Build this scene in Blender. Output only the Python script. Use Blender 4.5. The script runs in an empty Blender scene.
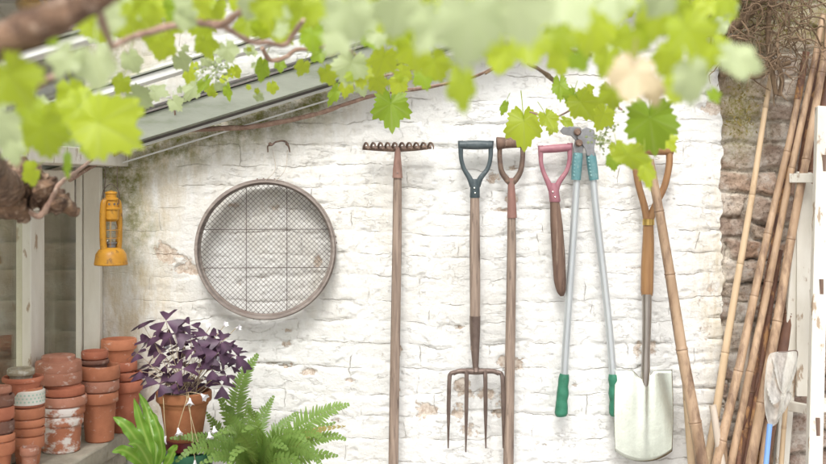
import bpy, bmesh, math, random
import numpy as np
from mathutils import Vector, Matrix, Quaternion

random.seed(7)
rng = np.random.default_rng(11)
SC = bpy.context.scene
COL = SC.collection
F = 1081.0            # focal length of the photograph in photo pixels
CAMD, CAMZ, UC, HZ = 3.6, 1.55, 413.0, 186.0
R_ = math.radians


def P(u, v, d):
    """photo pixel at a real distance d (m) from the lens plane -> world point"""
    return Vector(((u - UC) / F * d, d - CAMD, CAMZ - (v - HZ) / F * d))


def V(*a):
    return Vector(a)


# ------------------------------------------------------------------ noise
_T = np.random.default_rng(3).random((256, 256))


def vnoise(x, y, s=0):
    x = np.asarray(x, float) + s * 17.31
    y = np.asarray(y, float) + s * 9.77
    xi = np.floor(x).astype(int); yi = np.floor(y).astype(int)
    fx = x - xi; fy = y - yi
    fx = fx * fx * (3 - 2 * fx); fy = fy * fy * (3 - 2 * fy)
    a = _T[xi % 256, yi % 256]; b = _T[(xi + 1) % 256, yi % 256]
    c = _T[xi % 256, (yi + 1) % 256]; d = _T[(xi + 1) % 256, (yi + 1) % 256]
    return (a * (1 - fx) + b * fx) * (1 - fy) + (c * (1 - fx) + d * fx) * fy


def fbm(x, y, s=0, o=4):
    t = 0; a = .5; n = 0
    for k in range(o):
        t = t + a * vnoise(np.asarray(x) * 2 ** k, np.asarray(y) * 2 ** k, s + k * 3)
        n += a; a *= .5
    return t / n


def sstep(a, b, x):
    t = np.clip((x - a) / (b - a), 0, 1)
    return t * t * (3 - 2 * t)


# ------------------------------------------------------------------ materials
def new_mat(name):
    m = bpy.data.materials.new(name); m.use_nodes = True
    nt = m.node_tree
    for n in list(nt.nodes):
        nt.nodes.remove(n)
    out = nt.nodes.new('ShaderNodeOutputMaterial')
    return m, nt, out


def nd(nt, t, **k):
    n = nt.nodes.new(t)
    for a, b in k.items():
        setattr(n, a, b)
    return n


def coords(nt, scale=(1, 1, 1), kind='Object'):
    tc = nd(nt, 'ShaderNodeTexCoord'); mp = nd(nt, 'ShaderNodeMapping')
    mp.inputs['Scale'].default_value = scale
    nt.links.new(tc.outputs[kind], mp.inputs['Vector'])
    return mp.outputs['Vector']


def noise(nt, vec, scale, detail=5, rough=.6):
    n = nd(nt, 'ShaderNodeTexNoise')
    n.inputs['Scale'].default_value = scale
    n.inputs['Detail'].default_value = detail
    n.inputs['Roughness'].default_value = rough
    nt.links.new(vec, n.inputs['Vector'])
    return n.outputs['Fac']


def ramp(nt, fac, stops):
    r = nd(nt, 'ShaderNodeValToRGB')
    e = r.color_ramp.elements
    while len(e) < len(stops):
        e.new(.5)
    for q, (p, c) in zip(e, stops):
        q.position = p
        q.color = (c, c, c, 1) if not hasattr(c, '__len__') else (*c, 1)
    nt.links.new(fac, r.inputs['Fac'])
    return r.outputs['Color']


def mixc(nt, fac, a, b):
    m = nd(nt, 'ShaderNodeMix', data_type='RGBA')
    for val, sock in ((fac, m.inputs[0]), (a, m.inputs[6]), (b, m.inputs[7])):
        if hasattr(val, 'node'):
            nt.links.new(val, sock)
        elif hasattr(val, '__len__'):
            sock.default_value = (*val, 1)
        else:
            sock.default_value = val
    return m.outputs[2]


def math_(nt, op, a, b=0.0):
    m = nd(nt, 'ShaderNodeMath', operation=op)
    for val, sock in ((a, m.inputs[0]), (b, m.inputs[1])):
        if hasattr(val, 'node'):
            nt.links.new(val, sock)
        else:
            sock.default_value = val
    return m.outputs[0]


def attr(nt, name):
    a = nd(nt, 'ShaderNodeAttribute', attribute_name=name)
    return a.outputs['Fac']


def surf(name, c1, c2, scale=(8, 8, 8), c3=None, p3=(.62, .72), nscale3=None, rough=.7, bump=.2, bscale=60, bdist=.002,
         metallic=0., rnd=0., spec=.4, ring=None):
    """two noise-mixed colours, optional third worn colour, bump"""
    m, nt, out = new_mat(name)
    b = nd(nt, 'ShaderNodeBsdfPrincipled')
    vec = coords(nt, scale)
    if rnd:
        oi = nd(nt, 'ShaderNodeObjectInfo')
        off = nd(nt, 'ShaderNodeVectorMath', operation='ADD')
        sc = nd(nt, 'ShaderNodeVectorMath', operation='SCALE')
        sc.inputs['Scale'].default_value = 1.0
        cmb = nd(nt, 'ShaderNodeCombineXYZ')
        r = math_(nt, 'MULTIPLY', oi.outputs['Random'], 37.0)
        for k in range(3):
            nt.links.new(r, cmb.inputs[k])
        nt.links.new(vec, off.inputs[0]); nt.links.new(cmb.outputs[0], off.inputs[1])
        vec = off.outputs[0]
    col = mixc(nt, ramp(nt, noise(nt, vec, 1.0), [(.35, 0.), (.65, 1.)]), c1, c2)
    if c3 is not None:
        v3 = coords(nt, nscale3 or (9, 9, 9))
        if rnd:
            o2 = nd(nt, 'ShaderNodeVectorMath', operation='ADD')
            nt.links.new(v3, o2.inputs[0]); nt.links.new(cmb.outputs[0], o2.inputs[1]); v3 = o2.outputs[0]
        f3 = ramp(nt, noise(nt, v3, 1.0, 7, .65), [(p3[0], 0.), (p3[1], 1.)])
        col = mixc(nt, f3, col, c3)
    if rnd:
        hs = nd(nt, 'ShaderNodeHueSaturation')
        val = math_(nt, 'ADD', math_(nt, 'MULTIPLY', oi.outputs['Random'], rnd * 2), 1 - rnd)
        nt.links.new(val, hs.inputs['Value']); nt.links.new(col, hs.inputs['Color'])
        col = hs.outputs['Color']
    if ring:
        col = mixc(nt, math_(nt, 'MULTIPLY', attr(nt, 'node'), .38), col, ring)
    nt.links.new(col, b.inputs['Base Color'])
    b.inputs['Roughness'].default_value = rough
    b.inputs['Metallic'].default_value = metallic
    b.inputs['Specular IOR Level'].default_value = spec
    if bump:
        bp = nd(nt, 'ShaderNodeBump')
        bp.inputs['Strength'].default_value = bump
        bp.inputs['Distance'].default_value = bdist
        s = scale[0]
        v2 = coords(nt, tuple(bscale * q / s for q in scale))
        nt.links.new(noise(nt, v2, 1.0, 6, .65), bp.inputs['Height'])
        nt.links.new(bp.outputs[0], b.inputs['Normal'])
    nt.links.new(b.outputs[0], out.inputs[0])
    return m


def leaf_mat(name, lo, hi, trans, tfac=.45, rough=.45, vein=(.3, .36, .12), spec=.4):
    m, nt, out = new_mat(name)
    b = nd(nt, 'ShaderNodeBsdfPrincipled'); t = nd(nt, 'ShaderNodeBsdfTranslucent'); mx = nd(nt, 'ShaderNodeMixShader')
    tone = attr(nt, 'tone'); ve = attr(nt, 'vein')
    nz = noise(nt, coords(nt, (30, 30, 30)), 1.0, 4)
    f = math_(nt, 'ADD', math_(nt, 'MULTIPLY', tone, .7), math_(nt, 'MULTIPLY', nz, .35))
    col = mixc(nt, f, lo, hi)
    col = mixc(nt, math_(nt, 'MULTIPLY', ve, .8), col, vein)
    nt.links.new(col, b.inputs['Base Color'])
    b.inputs['Roughness'].default_value = rough
    b.inputs['Specular IOR Level'].default_value = spec
    tcol = mixc(nt, f, tuple(q * .65 for q in trans), trans)
    tcol = mixc(nt, math_(nt, 'MULTIPLY', ve, .35), tcol, tuple(q * .55 for q in trans))
    nt.links.new(tcol, t.inputs['Color'])
    mx.inputs[0].default_value = tfac
    bp = nd(nt, 'ShaderNodeBump'); bp.inputs['Strength'].default_value = .25; bp.inputs['Distance'].default_value = .002
    nt.links.new(noise(nt, coords(nt, (180, 180, 180)), 1.0, 3), bp.inputs['Height'])
    nt.links.new(bp.outputs[0], b.inputs['Normal'])
    nt.links.new(b.outputs[0], mx.inputs[1]); nt.links.new(t.outputs[0], mx.inputs[2])
    nt.links.new(mx.outputs[0], out.inputs[0])
    return m


def glass_mat(name, tint=(.95, .97, .95), gloss=.1, rough=.02, dirt=.0, dirtcol=(.3, .32, .26)):
    m, nt, out = new_mat(name)
    tr = nd(nt, 'ShaderNodeBsdfTransparent'); tr.inputs[0].default_value = (*tint, 1)
    gl = nd(nt, 'ShaderNodeBsdfGlossy'); gl.inputs['Roughness'].default_value = rough
    mx = nd(nt, 'ShaderNodeMixShader')
    lw = nd(nt, 'ShaderNodeLayerWeight'); lw.inputs['Blend'].default_value = .25
    nt.links.new(math_(nt, 'ADD', math_(nt, 'MULTIPLY', lw.outputs['Fresnel'], .35), gloss), mx.inputs[0])
    nt.links.new(tr.outputs[0], mx.inputs[1]); nt.links.new(gl.outputs[0], mx.inputs[2])
    last = mx
    if dirt:
        df = nd(nt, 'ShaderNodeBsdfDiffuse'); df.inputs[0].default_value = (*dirtcol, 1)
        m2 = nd(nt, 'ShaderNodeMixShader')
        f = ramp(nt, noise(nt, coords(nt, (7, 7, 3)), 1.0, 7, .7), [(.35, dirt * .3), (.75, dirt)])
        nt.links.new(f, m2.inputs[0]); nt.links.new(mx.outputs[0], m2.inputs[1]); nt.links.new(df.outputs[0], m2.inputs[2])
        last = m2
    nt.links.new(last.outputs[0], out.inputs[0])
    return m


# ------------------------------------------------------------------ mesh building
def catmull(pts, n=8, rs=None):
    pts = [Vector(p) for p in pts]
    if rs is None:
        rs = [0] * len(pts)
    if len(pts) < 3:
        return pts, list(rs)
    a = [pts[0] * 2 - pts[1]] + pts + [pts[-1] * 2 - pts[-2]]
    out, ro = [], []
    for i in range(1, len(a) - 2):
        p0, p1, p2, p3 = a[i - 1], a[i], a[i + 1], a[i + 2]
        for k in range(n):
            t = k / n
            out.append(.5 * ((2 * p1) + (p2 - p0) * t + (2 * p0 - 5 * p1 + 4 * p2 - p3) * t * t + (3 * p1 - p0 - 3 * p2 + p3) * t ** 3))
            ro.append(rs[i - 1] * (1 - t) + rs[i] * t)
    out.append(pts[-1]); ro.append(rs[-1])
    return out, ro


class MB:
    def __init__(s):
        s.v = []; s.f = []; s.at = {}

    def add(s, vs, fs, **at):
        o = len(s.v)
        s.v += [tuple(q) for q in vs]
        s.f += [tuple(i + o for i in q) for q in fs]
        for k in set(list(s.at) + list(at)):
            l = s.at.setdefault(k, [0.0] * o)
            val = at.get(k, 0.0)
            l += list(val) if hasattr(val, '__len__') else [val] * len(vs)

    def tube(s, pts, r, seg=10, cap=True, closed=False, flat=1.0, up=None, lump=0.0, **at):
        pts = [Vector(p) for p in pts]; n = len(pts)
        if not hasattr(r, '__len__'):
            r = [r] * n
        T = []
        for i in range(n):
            if closed:
                t = pts[(i + 1) % n] - pts[i - 1]
            else:
                t = pts[min(i + 1, n - 1)] - pts[max(i - 1, 0)]
            T.append(t.normalized() if t.length > 1e-9 else Vector((0, 0, 1)))
        u0 = Vector(up) if up else (Vector((0, 1, 0)) if abs(T[0].y) < .9 else Vector((1, 0, 0)))
        N = (u0 - T[0] * u0.dot(T[0])).normalized()
        vs, fs = [], []
        for i in range(n):
            if i:
                N = T[i - 1].rotation_difference(T[i]) @ N
                N = (N - T[i] * N.dot(T[i])).normalized()
            B = T[i].cross(N)
            for k in range(seg):
                a = 2 * math.pi * k / seg
                rr = r[i]
                if lump:
                    rr *= 1 + lump * (float(vnoise(k / seg * 5 + 3.3, i * .55, 4)) - .5) * 2
                vs.append(pts[i] + N * (math.cos(a) * rr * flat) + B * (math.sin(a) * rr))
        m = n if closed else n - 1
        for i in range(m):
            for k in range(seg):
                j = (i + 1) % n
                fs.append((i * seg + k, i * seg + (k + 1) % seg, j * seg + (k + 1) % seg, j * seg + k))
        if cap and not closed:
            fs.append(tuple(range(seg - 1, -1, -1))); fs.append(tuple((n - 1) * seg + k for k in range(seg)))
        s.add(vs, fs, **at)

    def stube(s, pts, rs, seg=10, n=8, **k):
        if not hasattr(rs, '__len__'):
            rs = [rs] * len(pts)
        p, r = catmull(pts, n, rs)
        s.tube(p, r, seg, **k)

    def lathe(s, prof, c, seg=40, wob=0.0, tilt=None, cap=None, **at):
        if cap is None:
            cap = prof[0] != prof[-1]
        c = Vector(c); vs, fs = [], []
        ph = random.random() * 6
        for (r, z) in prof:
            for k in range(seg):
                a = 2 * math.pi * k / seg
                rr = r * (1 + wob * math.sin(2 * a + ph))
                q = Vector((math.cos(a) * rr, math.sin(a) * rr, z))
                if tilt:
                    q = tilt @ q
                vs.append(c + q)
        n = len(prof)
        for i in range(n - 1):
            for k in range(seg):
                fs.append((i * seg + k, i * seg + (k + 1) % seg, (i + 1) * seg + (k + 1) % seg, (i + 1) * seg + k))
        if cap and prof[0][0] > 1e-6:
            fs.append(tuple(range(seg - 1, -1, -1)))
        if cap and prof[-1][0] > 1e-6:
            fs.append(tuple((n - 1) * seg + k for k in range(seg)))
        s.add(vs, fs, **at)

    def beam(s, p0, p1, w, t, side=(1, 0, 0), **at):
        """rectangular bar p0->p1, w along side, t along the third axis"""
        p0 = Vector(p0); p1 = Vector(p1); a = (p1 - p0).normalized()
        sd = Vector(side); sd = (sd - a * sd.dot(a)).normalized(); th = a.cross(sd)
        vs = []
        for p in (p0, p1):
            for i, j in ((-1, -1), (1, -1), (1, 1), (-1, 1)):
                vs.append(p + sd * (i * w / 2) + th * (j * t / 2))
        s.add(vs, [(3, 2, 1, 0), (4, 5, 6, 7), (0, 1, 5, 4), (1, 2, 6, 5), (2, 3, 7, 6), (3, 0, 4, 7)], **at)

    def box(s, lo, hi, **at):
        (x0, y0, z0), (x1, y1, z1) = lo, hi
        vs = [(x0, y0, z0), (x1, y0, z0), (x1, y1, z0), (x0, y1, z0), (x0, y0, z1), (x1, y0, z1), (x1, y1, z1), (x0, y1, z1)]
        s.add(vs, [(3, 2, 1, 0), (4, 5, 6, 7), (0, 1, 5, 4), (1, 2, 6, 5), (2, 3, 7, 6), (3, 0, 4, 7)], **at)

    def prism(s, pts, thick, n=(0, 1, 0), **at):
        n = Vector(n); m = len(pts)
        vs = [Vector(p) - n * thick / 2 for p in pts] + [Vector(p) + n * thick / 2 for p in pts]
        fs = [tuple(range(m)), tuple(range(2 * m - 1, m - 1, -1))] + [((i + 1) % m, i, m + i, m + (i + 1) % m) for i in range(m)]
        s.add(vs, fs, **at)

    def build(s, name, mat, parent=None, loc=None, angle=40, bevel=0.0, sub=0):
        o0 = Vector(loc) if loc is not None else (world_loc(parent) if parent else Vector((0, 0, 0)))
        me = bpy.data.meshes.new(name)
        vv = np.array(s.v, float) - np.array(o0)
        me.from_pydata([tuple(q) for q in vv], [], s.f)
        for k, l in s.at.items():
            a = me.attributes.new(k, 'FLOAT', 'POINT'); a.data.foreach_set('value', np.array(l, 'f'))
        bm = bmesh.new(); bm.from_mesh(me); bmesh.ops.recalc_face_normals(bm, faces=bm.faces); bm.to_mesh(me); bm.free()
        me.polygons.foreach_set('use_smooth', [True] * len(me.polygons))
        me.set_sharp_from_angle(angle=R_(angle))
        me.materials.append(mat)
        o = bpy.data.objects.new(name, me); COL.objects.link(o)
        if parent:
            o.parent = parent
        else:
            o.location = o0
        if bevel:
            b = o.modifiers.new('bevel', 'BEVEL'); b.width = bevel; b.segments = 2; b.limit_method = 'ANGLE'; b.angle_limit = R_(35)
        if sub:
            q = o.modifiers.new('sub', 'SUBSURF'); q.levels = sub; q.render_levels = sub
        return o


def world_loc(o):
    l = Vector((0, 0, 0))
    while o:
        l = l + o.location; o = o.parent
    return l


def tag(o, label=None, cat=None, group=None, kind=None):
    if label: o['label'] = label
    if cat: o['category'] = cat
    if group: o['group'] = group
    if kind: o['kind'] = kind
    return o


def thing(name, loc, label, cat, group=None):
    o = bpy.data.objects.new(name, None); COL.objects.link(o)
    o.location = loc; o.empty_display_size = .05
    return tag(o, label, cat, group)


# ------------------------------------------------------------------ palette
WOOD_GREY = surf('weathered grey wood', (.38, .29, .23), (.2, .145, .115), (90, 90, 5), c3=(.1, .07, .055), p3=(.56, .7), nscale3=(60, 60, 9), bump=.5, bscale=160, rough=.75)
WOOD_TAN = surf('tan wood', (.42, .27, .17), (.27, .17, .11), (50, 50, 4), c3=(.16, .10, .07), p3=(.6, .75), nscale3=(60, 60, 4), bump=.4, bscale=160, rough=.65)
WOOD_DARK = surf('dark wood', (.2, .125, .09), (.1, .06, .045), (50, 50, 5), c3=(.33, .24, .18), p3=(.58, .72), nscale3=(80, 80, 6), bump=.6, bscale=150, rough=.7)
WOOD_HONEY = surf('honey varnished wood', (.37, .205, .09), (.25, .13, .06), (60, 60, 4), bump=.15, bscale=150, rough=.4)
STEEL_RUST = surf('rusty steel', (.2, .135, .1), (.12, .08, .065), (40, 40, 40), c3=(.3, .2, .15), p3=(.55, .7), nscale3=(60, 60, 60), bump=.5, bscale=180, rough=.6, metallic=.35)
STEEL_DARK = surf('dark forged steel', (.14, .1, .085), (.22, .165, .14), (40, 40, 20), bump=.4, bscale=180, rough=.5, metallic=.5)
STEEL_GREY = surf('grey steel', (.3, .3, .31), (.2, .195, .2), (30, 30, 30), c3=(.28, .19, .13), p3=(.62, .75), bump=.3, bscale=150, rough=.4, metallic=.7)
STEEL_BRIGHT = surf('polished steel', (.76, .79, .7), (.6, .63, .54), (9, 9, 5), c3=(.34, .31, .22), p3=(.62, .8), nscale3=(14, 14, 9), bump=.25, bscale=14, bdist=.004, rough=.27, metallic=1.0)
ALU = surf('aluminium tube', (.62, .65, .66), (.52, .55, .57), (30, 30, 4), bump=.05, bscale=80, rough=.32, metallic=.55)
BRASS = surf('brass', (.7, .5, .18), (.5, .34, .1), (50, 50, 50), bump=.1, rough=.3, metallic=.9)
PL_GREY = surf('slate plastic', (.05, .068, .075), (.08, .1, .108), (40, 40, 40), c3=(.2, .22, .23), p3=(.58, .78), nscale3=(60, 60, 60), bump=.15, bscale=220, rough=.45)
PL_PINK = surf('faded pink plastic', (.29, .115, .145), (.37, .17, .19), (30, 30, 30), c3=(.6, .38, .38), p3=(.6, .75), bump=.15, bscale=200, rough=.5)
PL_TEAL = surf('teal plastic', (.09, .22, .235), (.14, .27, .28), (40, 40, 40), c3=(.3, .38, .37), p3=(.55, .75), nscale3=(60, 60, 60), bump=.1, bscale=200, rough=.45)
PL_GREEN = surf('green grip', (.03, .16, .095), (.045, .21, .13), (40, 40, 40), c3=(.03, .1, .065), p3=(.56, .75), nscale3=(60, 60, 60), bump=.15, bscale=240, rough=.5)
PAINT_RED = surf('faded red paint', (.3, .15, .12), (.22, .12, .1), (50, 50, 10), c3=(.22, .14, .11), p3=(.55, .66), nscale3=(70, 70, 30), bump=.3, bscale=160, rough=.6)
BENT = surf('bent ash hoop', (.33, .28, .25), (.21, .17, .15), (5, 5, 60), c3=(.2, .15, .13), p3=(.6, .75), bump=.3, bscale=70, rough=.7)
WIRE = surf('rusty wire', (.085, .058, .05), (.13, .09, .078), (60, 60, 60), bump=0, rough=.6, metallic=.3)
YELLOW = surf('yellow enamel', (.56, .28, .03), (.44, .2, .018), (25, 25, 25), c3=(.17, .085, .03), p3=(.57, .68), nscale3=(60, 60, 45), bump=.2, bscale=150, rough=.42)
PAINT_W = surf('chipped white paint', (.72, .69, .62), (.62, .58, .5), (12, 12, 4), c3=(.36, .27, .19), p3=(.58, .63), nscale3=(26, 26, 9), bump=.5, bscale=70, rough=.6)
PAINT_CREAM = surf('old cream window paint', (.8, .77, .69), (.7, .66, .57), (14, 14, 4), c3=(.3, .24, .17), p3=(.68, .76), nscale3=(30, 30, 8), bump=.4, bscale=70, rough=.6)
RAFTER = surf('grey green painted timber', (.3, .315, .26), (.21, .225, .18), (3, 12, 12), c3=(.15, .18, .09), p3=(.52, .7), nscale3=(3, 12, 12), bump=.3, bscale=50, rough=.6)
RAFTER_W = surf('pale painted timber', (.72, .72, .7), (.6, .6, .58), (3, 12, 12), bump=.3, bscale=50, rough=.6)
LEAD = surf('dark lead strip', (.11, .095, .09), (.16, .14, .13), (10, 10, 10), bump=.3, rough=.6)
BARK = surf('vine bark', (.3, .18, .11), (.07, .038, .026), (45, 45, 45), c3=(.46, .33, .24), p3=(.54, .66), nscale3=(60, 60, 60), bump=1.0, bscale=80, bdist=.014, rough=.85)
BARK_PINK = surf('young vine bark', (.37, .25, .19), (.24, .145, .11), (60, 60, 60), c3=(.56, .45, .37), p3=(.58, .7), nscale3=(40, 40, 40), bump=.6, bscale=120, rough=.75)
TWIG = surf('dry twig', (.22, .145, .085), (.12, .078, .048), (40, 40, 40), c3=(.34, .26, .17), p3=(.58, .7), bump=.5, bscale=120, rough=.8)
GLASS_ROOF = glass_mat('roof glass', (.985, .99, .985), .015, .05, .03, (.6, .62, .56))
GLASS_WIN = glass_mat('window glass', (.9, .9, .82), .03, .03, .09, (.2, .19, .12))
GLASS_LAMP = glass_mat('lamp glass', (.97, .96, .92), .1, .03)
STONE = surf('shelf stone', (.5, .46, .38), (.34, .31, .25), (12, 12, 12), c3=(.22, .2, .13), p3=(.56, .7), nscale3=(10, 10, 10), bump=.7, bscale=60, bdist=.004, rough=.85)
GROUND = surf('pale paving', (.38, .37, .35), (.28, .27, .255), (3, 3, 3), bump=.5, bscale=20, rough=.9)
BAMBOO = surf('tan bamboo', (.5, .35, .23), (.36, .235, .145), (24, 24, 5), c3=(.19, .115, .075), p3=(.48, .64), nscale3=(24, 24, 7), bump=.2, bscale=120, rough=.45, rnd=.24, ring=(.2, .12, .07))
BAMBOO_PALE = surf('pale cane', (.66, .5, .33), (.55, .4, .25), (20, 20, 3), c3=(.42, .27, .15), p3=(.6, .74), nscale3=(24, 24, 7), bump=.2, bscale=120, rough=.5, rnd=.18, ring=(.2, .12, .07))
BAMBOO_DARK = surf('dark mottled cane', (.24, .12, .075), (.12, .065, .05), (20, 20, 8), c3=(.46, .25, .11), p3=(.54, .62), nscale3=(26, 26, 12), bump=.3, bscale=120, rough=.55, rnd=.12, ring=(.2, .12, .07))
CANE_GREY = surf('grey weathered cane', (.56, .48, .4), (.42, .35, .28), (30, 30, 4), bump=.3, bscale=120, rough=.7)
BLUE = surf('blue lacquered pole', (.16, .3, .62), (.2, .36, .68), (20, 20, 5), bump=.05, rough=.35)
FLOWER = surf('white petal', (.85, .82, .84), (.75, .72, .76), (60, 60, 60), bump=0, rough=.6)
STEM_P = surf('pale stalk', (.5, .4, .25), (.4, .3, .18), (60, 60, 10), bump=0, rough=.6)
SOIL = surf('dark soil', (.06, .04, .03), (.03, .02, .015), (60, 60, 60), bump=1, bscale=150, rough=.95)
RED_POT = surf('dark red glazed clay', (.1, .012, .02), (.06, .01, .014), (20, 20, 20), bump=.1, rough=.3)
GREEN_POT = surf('dark green glazed clay', (.02, .09, .05), (.03, .13, .07), (20, 20, 20), bump=.1, rough=.3)


def terracotta(name, c1, c2, lime=(.68, .58, .52), p3=(.6, .72), n3=(34, 34, 60)):
    return surf(name, c1, c2, (16, 16, 16), c3=lime, p3=p3, nscale3=n3, bump=.45, bscale=110, rough=.82, rnd=.1)


TC = {
    'o': terracotta('orange terracotta', (.55, .215, .115), (.43, .16, .085), p3=(.6, .78)),
    'r': terracotta('red terracotta', (.47, .165, .095), (.35, .115, .065), p3=(.6, .78)),
    'p': terracotta('pinkish terracotta', (.48, .22, .15), (.38, .16, .1), p3=(.56, .72)),
    'w': terracotta('limewashed terracotta', (.48, .19, .11), (.4, .15, .08), lime=(.74, .68, .64), p3=(.47, .56), n3=(17, 17, 26)),
    'b': terracotta('dark brown terracotta', (.24, .11, .075), (.16, .08, .06), lime=(.4, .3, .25), p3=(.55, .75)),
    'g': terracotta('grey mossed clay', (.42, .36, .27), (.3, .25, .17), lime=(.55, .52, .45), p3=(.5, .65)),
}

LEAF = leaf_mat('vine leaf', (.21, .31, .015), (.36, .45, .03), (.8, .88, .08), .54)
LEAF_D = leaf_mat('vine leaf deeper', (.14, .25, .015), (.23, .35, .025), (.58, .74, .06), .48)
LEAF_P = leaf_mat('sky sheen vine leaf', (.37, .44, .22), (.48, .54, .31), (.6, .69, .32), .42, vein=(.5, .54, .34))  # pale tone puts the sky's sheen on the upper leaves into their colour
LEAF_B = leaf_mat('withered vine leaf', (.5, .38, .22), (.6, .5, .33), (.6, .5, .25), .35, vein=(.4, .28, .15))
FERN = leaf_mat('fern leaf', (.085, .19, .04), (.2, .33, .075), (.3, .46, .08), .35, vein=(.3, .36, .1))
FERN_OLD = leaf_mat('browning fern leaf', (.4, .2, .07), (.36, .3, .08), (.4, .25, .06), .3)
HART = leaf_mat('glossy strap leaf', (.09, .23, .02), (.19, .37, .05), (.34, .56, .08), .35, rough=.26, vein=(.42, .55, .14))
OXA = leaf_mat('purple clover leaf', (.03, .014, .03), (.105, .05, .092), (.09, .026, .07), .2, rough=.42, vein=(.17, .09, .15))


def wall_mat():
    m, nt, out = new_mat('limewashed brick')
    b = nd(nt, 'ShaderNodeBsdfPrincipled'); vec = coords(nt)
    n1 = noise(nt, vec, 5, 6); n2 = noise(nt, vec, 34, 6, .7); n3 = noise(nt, vec, 140, 4)
    col = mixc(nt, ramp(nt, n1, [(.35, 0.), (.7, 1.)]), (.79, .785, .77), (.73, .72, .69))
    col = mixc(nt, ramp(nt, n2, [(.52, 0.), (.72, .55)]), col, (.81, .805, .79))
    st = math_(nt, 'MULTIPLY', attr(nt, 'stain'), ramp(nt, noise(nt, coords(nt, (26, 26, 7)), 1.0, 8, .75), [(.36, .1), (.62, 1.)]))
    col = mixc(nt, st, col, (.5, .4, .24))
    mo = math_(nt, 'MULTIPLY', attr(nt, 'moss'), ramp(nt, noise(nt, vec, 20, 7, .75), [(.36, 0.), (.6, 1.)]))
    col = mixc(nt, mo, col, (.17, .17, .05))
    ch = math_(nt, 'ADD', attr(nt, 'chip'), math_(nt, 'MULTIPLY', math_(nt, 'SUBTRACT', noise(nt, vec, 55, 5, .7), .5), .9))
    chf = ramp(nt, ch, [(.47, 0.), (.53, 1.)])
    chc = mixc(nt, ramp(nt, noise(nt, vec, 75, 6, .75), [(.38, 0.), (.62, 1.)]), (.38, .26, .18), (.72, .64, .55))
    col = mixc(nt, math_(nt, 'MULTIPLY', chf, .85), col, chc)
    def crack(sc, seed, w):
        v = coords(nt, sc)
        a = nd(nt, 'ShaderNodeVectorMath', operation='ADD'); a.inputs[1].default_value = (seed, seed * 2, seed * 3); nt.links.new(v, a.inputs[0])
        d = math_(nt, 'ABSOLUTE', math_(nt, 'SUBTRACT', noise(nt, a.outputs[0], 1.0, 6, .6), .5))
        return ramp(nt, d, [(0., 1.), (w, 0.)])
    sm = math_(nt, 'SUBTRACT', 1.0, math_(nt, 'MULTIPLY', attr(nt, 'smooth'), .85))
    k1 = math_(nt, 'MULTIPLY', crack((5, 5, 13), 1.7, .009), ramp(nt, noise(nt, vec, 8, 4), [(.46, 0.), (.6, 1.)]))
    k2 = math_(nt, 'MULTIPLY', crack((14, 14, 26), 4.1, .016), ramp(nt, noise(nt, vec, 17, 4), [(.5, 0.), (.62, 1.)]))
    jit = math_(nt, 'MULTIPLY', math_(nt, 'SUBTRACT', noise(nt, vec, 38, 5, .65), .5), .016)
    def line(an, sc, lo, hi):
        d = math_(nt, 'ABSOLUTE', math_(nt, 'ADD', attr(nt, an), jit))
        wd = math_(nt, 'ADD', math_(nt, 'MULTIPLY', noise(nt, vec, 22, 3), .005), -.0006)
        f = math_(nt, 'SUBTRACT', 1.0, math_(nt, 'DIVIDE', d, math_(nt, 'MAXIMUM', wd, .0003)))
        return math_(nt, 'MULTIPLY', math_(nt, 'MAXIMUM', f, 0.0), ramp(nt, noise(nt, vec, sc, 4), [(lo, 0.), (hi, 1.)]))
    j1 = line('sdz', 9, .47, .58); j2 = line('sdx', 10, .52, .6)
    jj = math_(nt, 'MAXIMUM', j1, j2)
    k = math_(nt, 'MULTIPLY', math_(nt, 'MAXIMUM', math_(nt, 'MULTIPLY', math_(nt, 'MAXIMUM', k1, k2), .38), math_(nt, 'MULTIPLY', jj, 1.05)), sm)
    k = math_(nt, 'MINIMUM', k, 1.0)
    col = mixc(nt, math_(nt, 'MULTIPLY', k, .5), col, (.34, .27, .2))
    nt.links.new(col, b.inputs['Base Color'])
    b.inputs['Roughness'].default_value = .8; b.inputs['Specular IOR Level'].default_value = .25
    bp = nd(nt, 'ShaderNodeBump'); bp.inputs['Strength'].default_value = .7; bp.inputs['Distance'].default_value = .005
    h = math_(nt, 'ADD', math_(nt, 'MULTIPLY', n2, 1.0), math_(nt, 'MULTIPLY', n3, .55))
    h = math_(nt, 'SUBTRACT', h, math_(nt, 'ADD', math_(nt, 'MULTIPLY', chf, .5), math_(nt, 'MULTIPLY', k, 1.6)))
    nt.links.new(h, bp.inputs['Height']); nt.links.new(bp.outputs[0], b.inputs['Normal'])
    nt.links.new(b.outputs[0], out.inputs[0])
    return m


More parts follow.
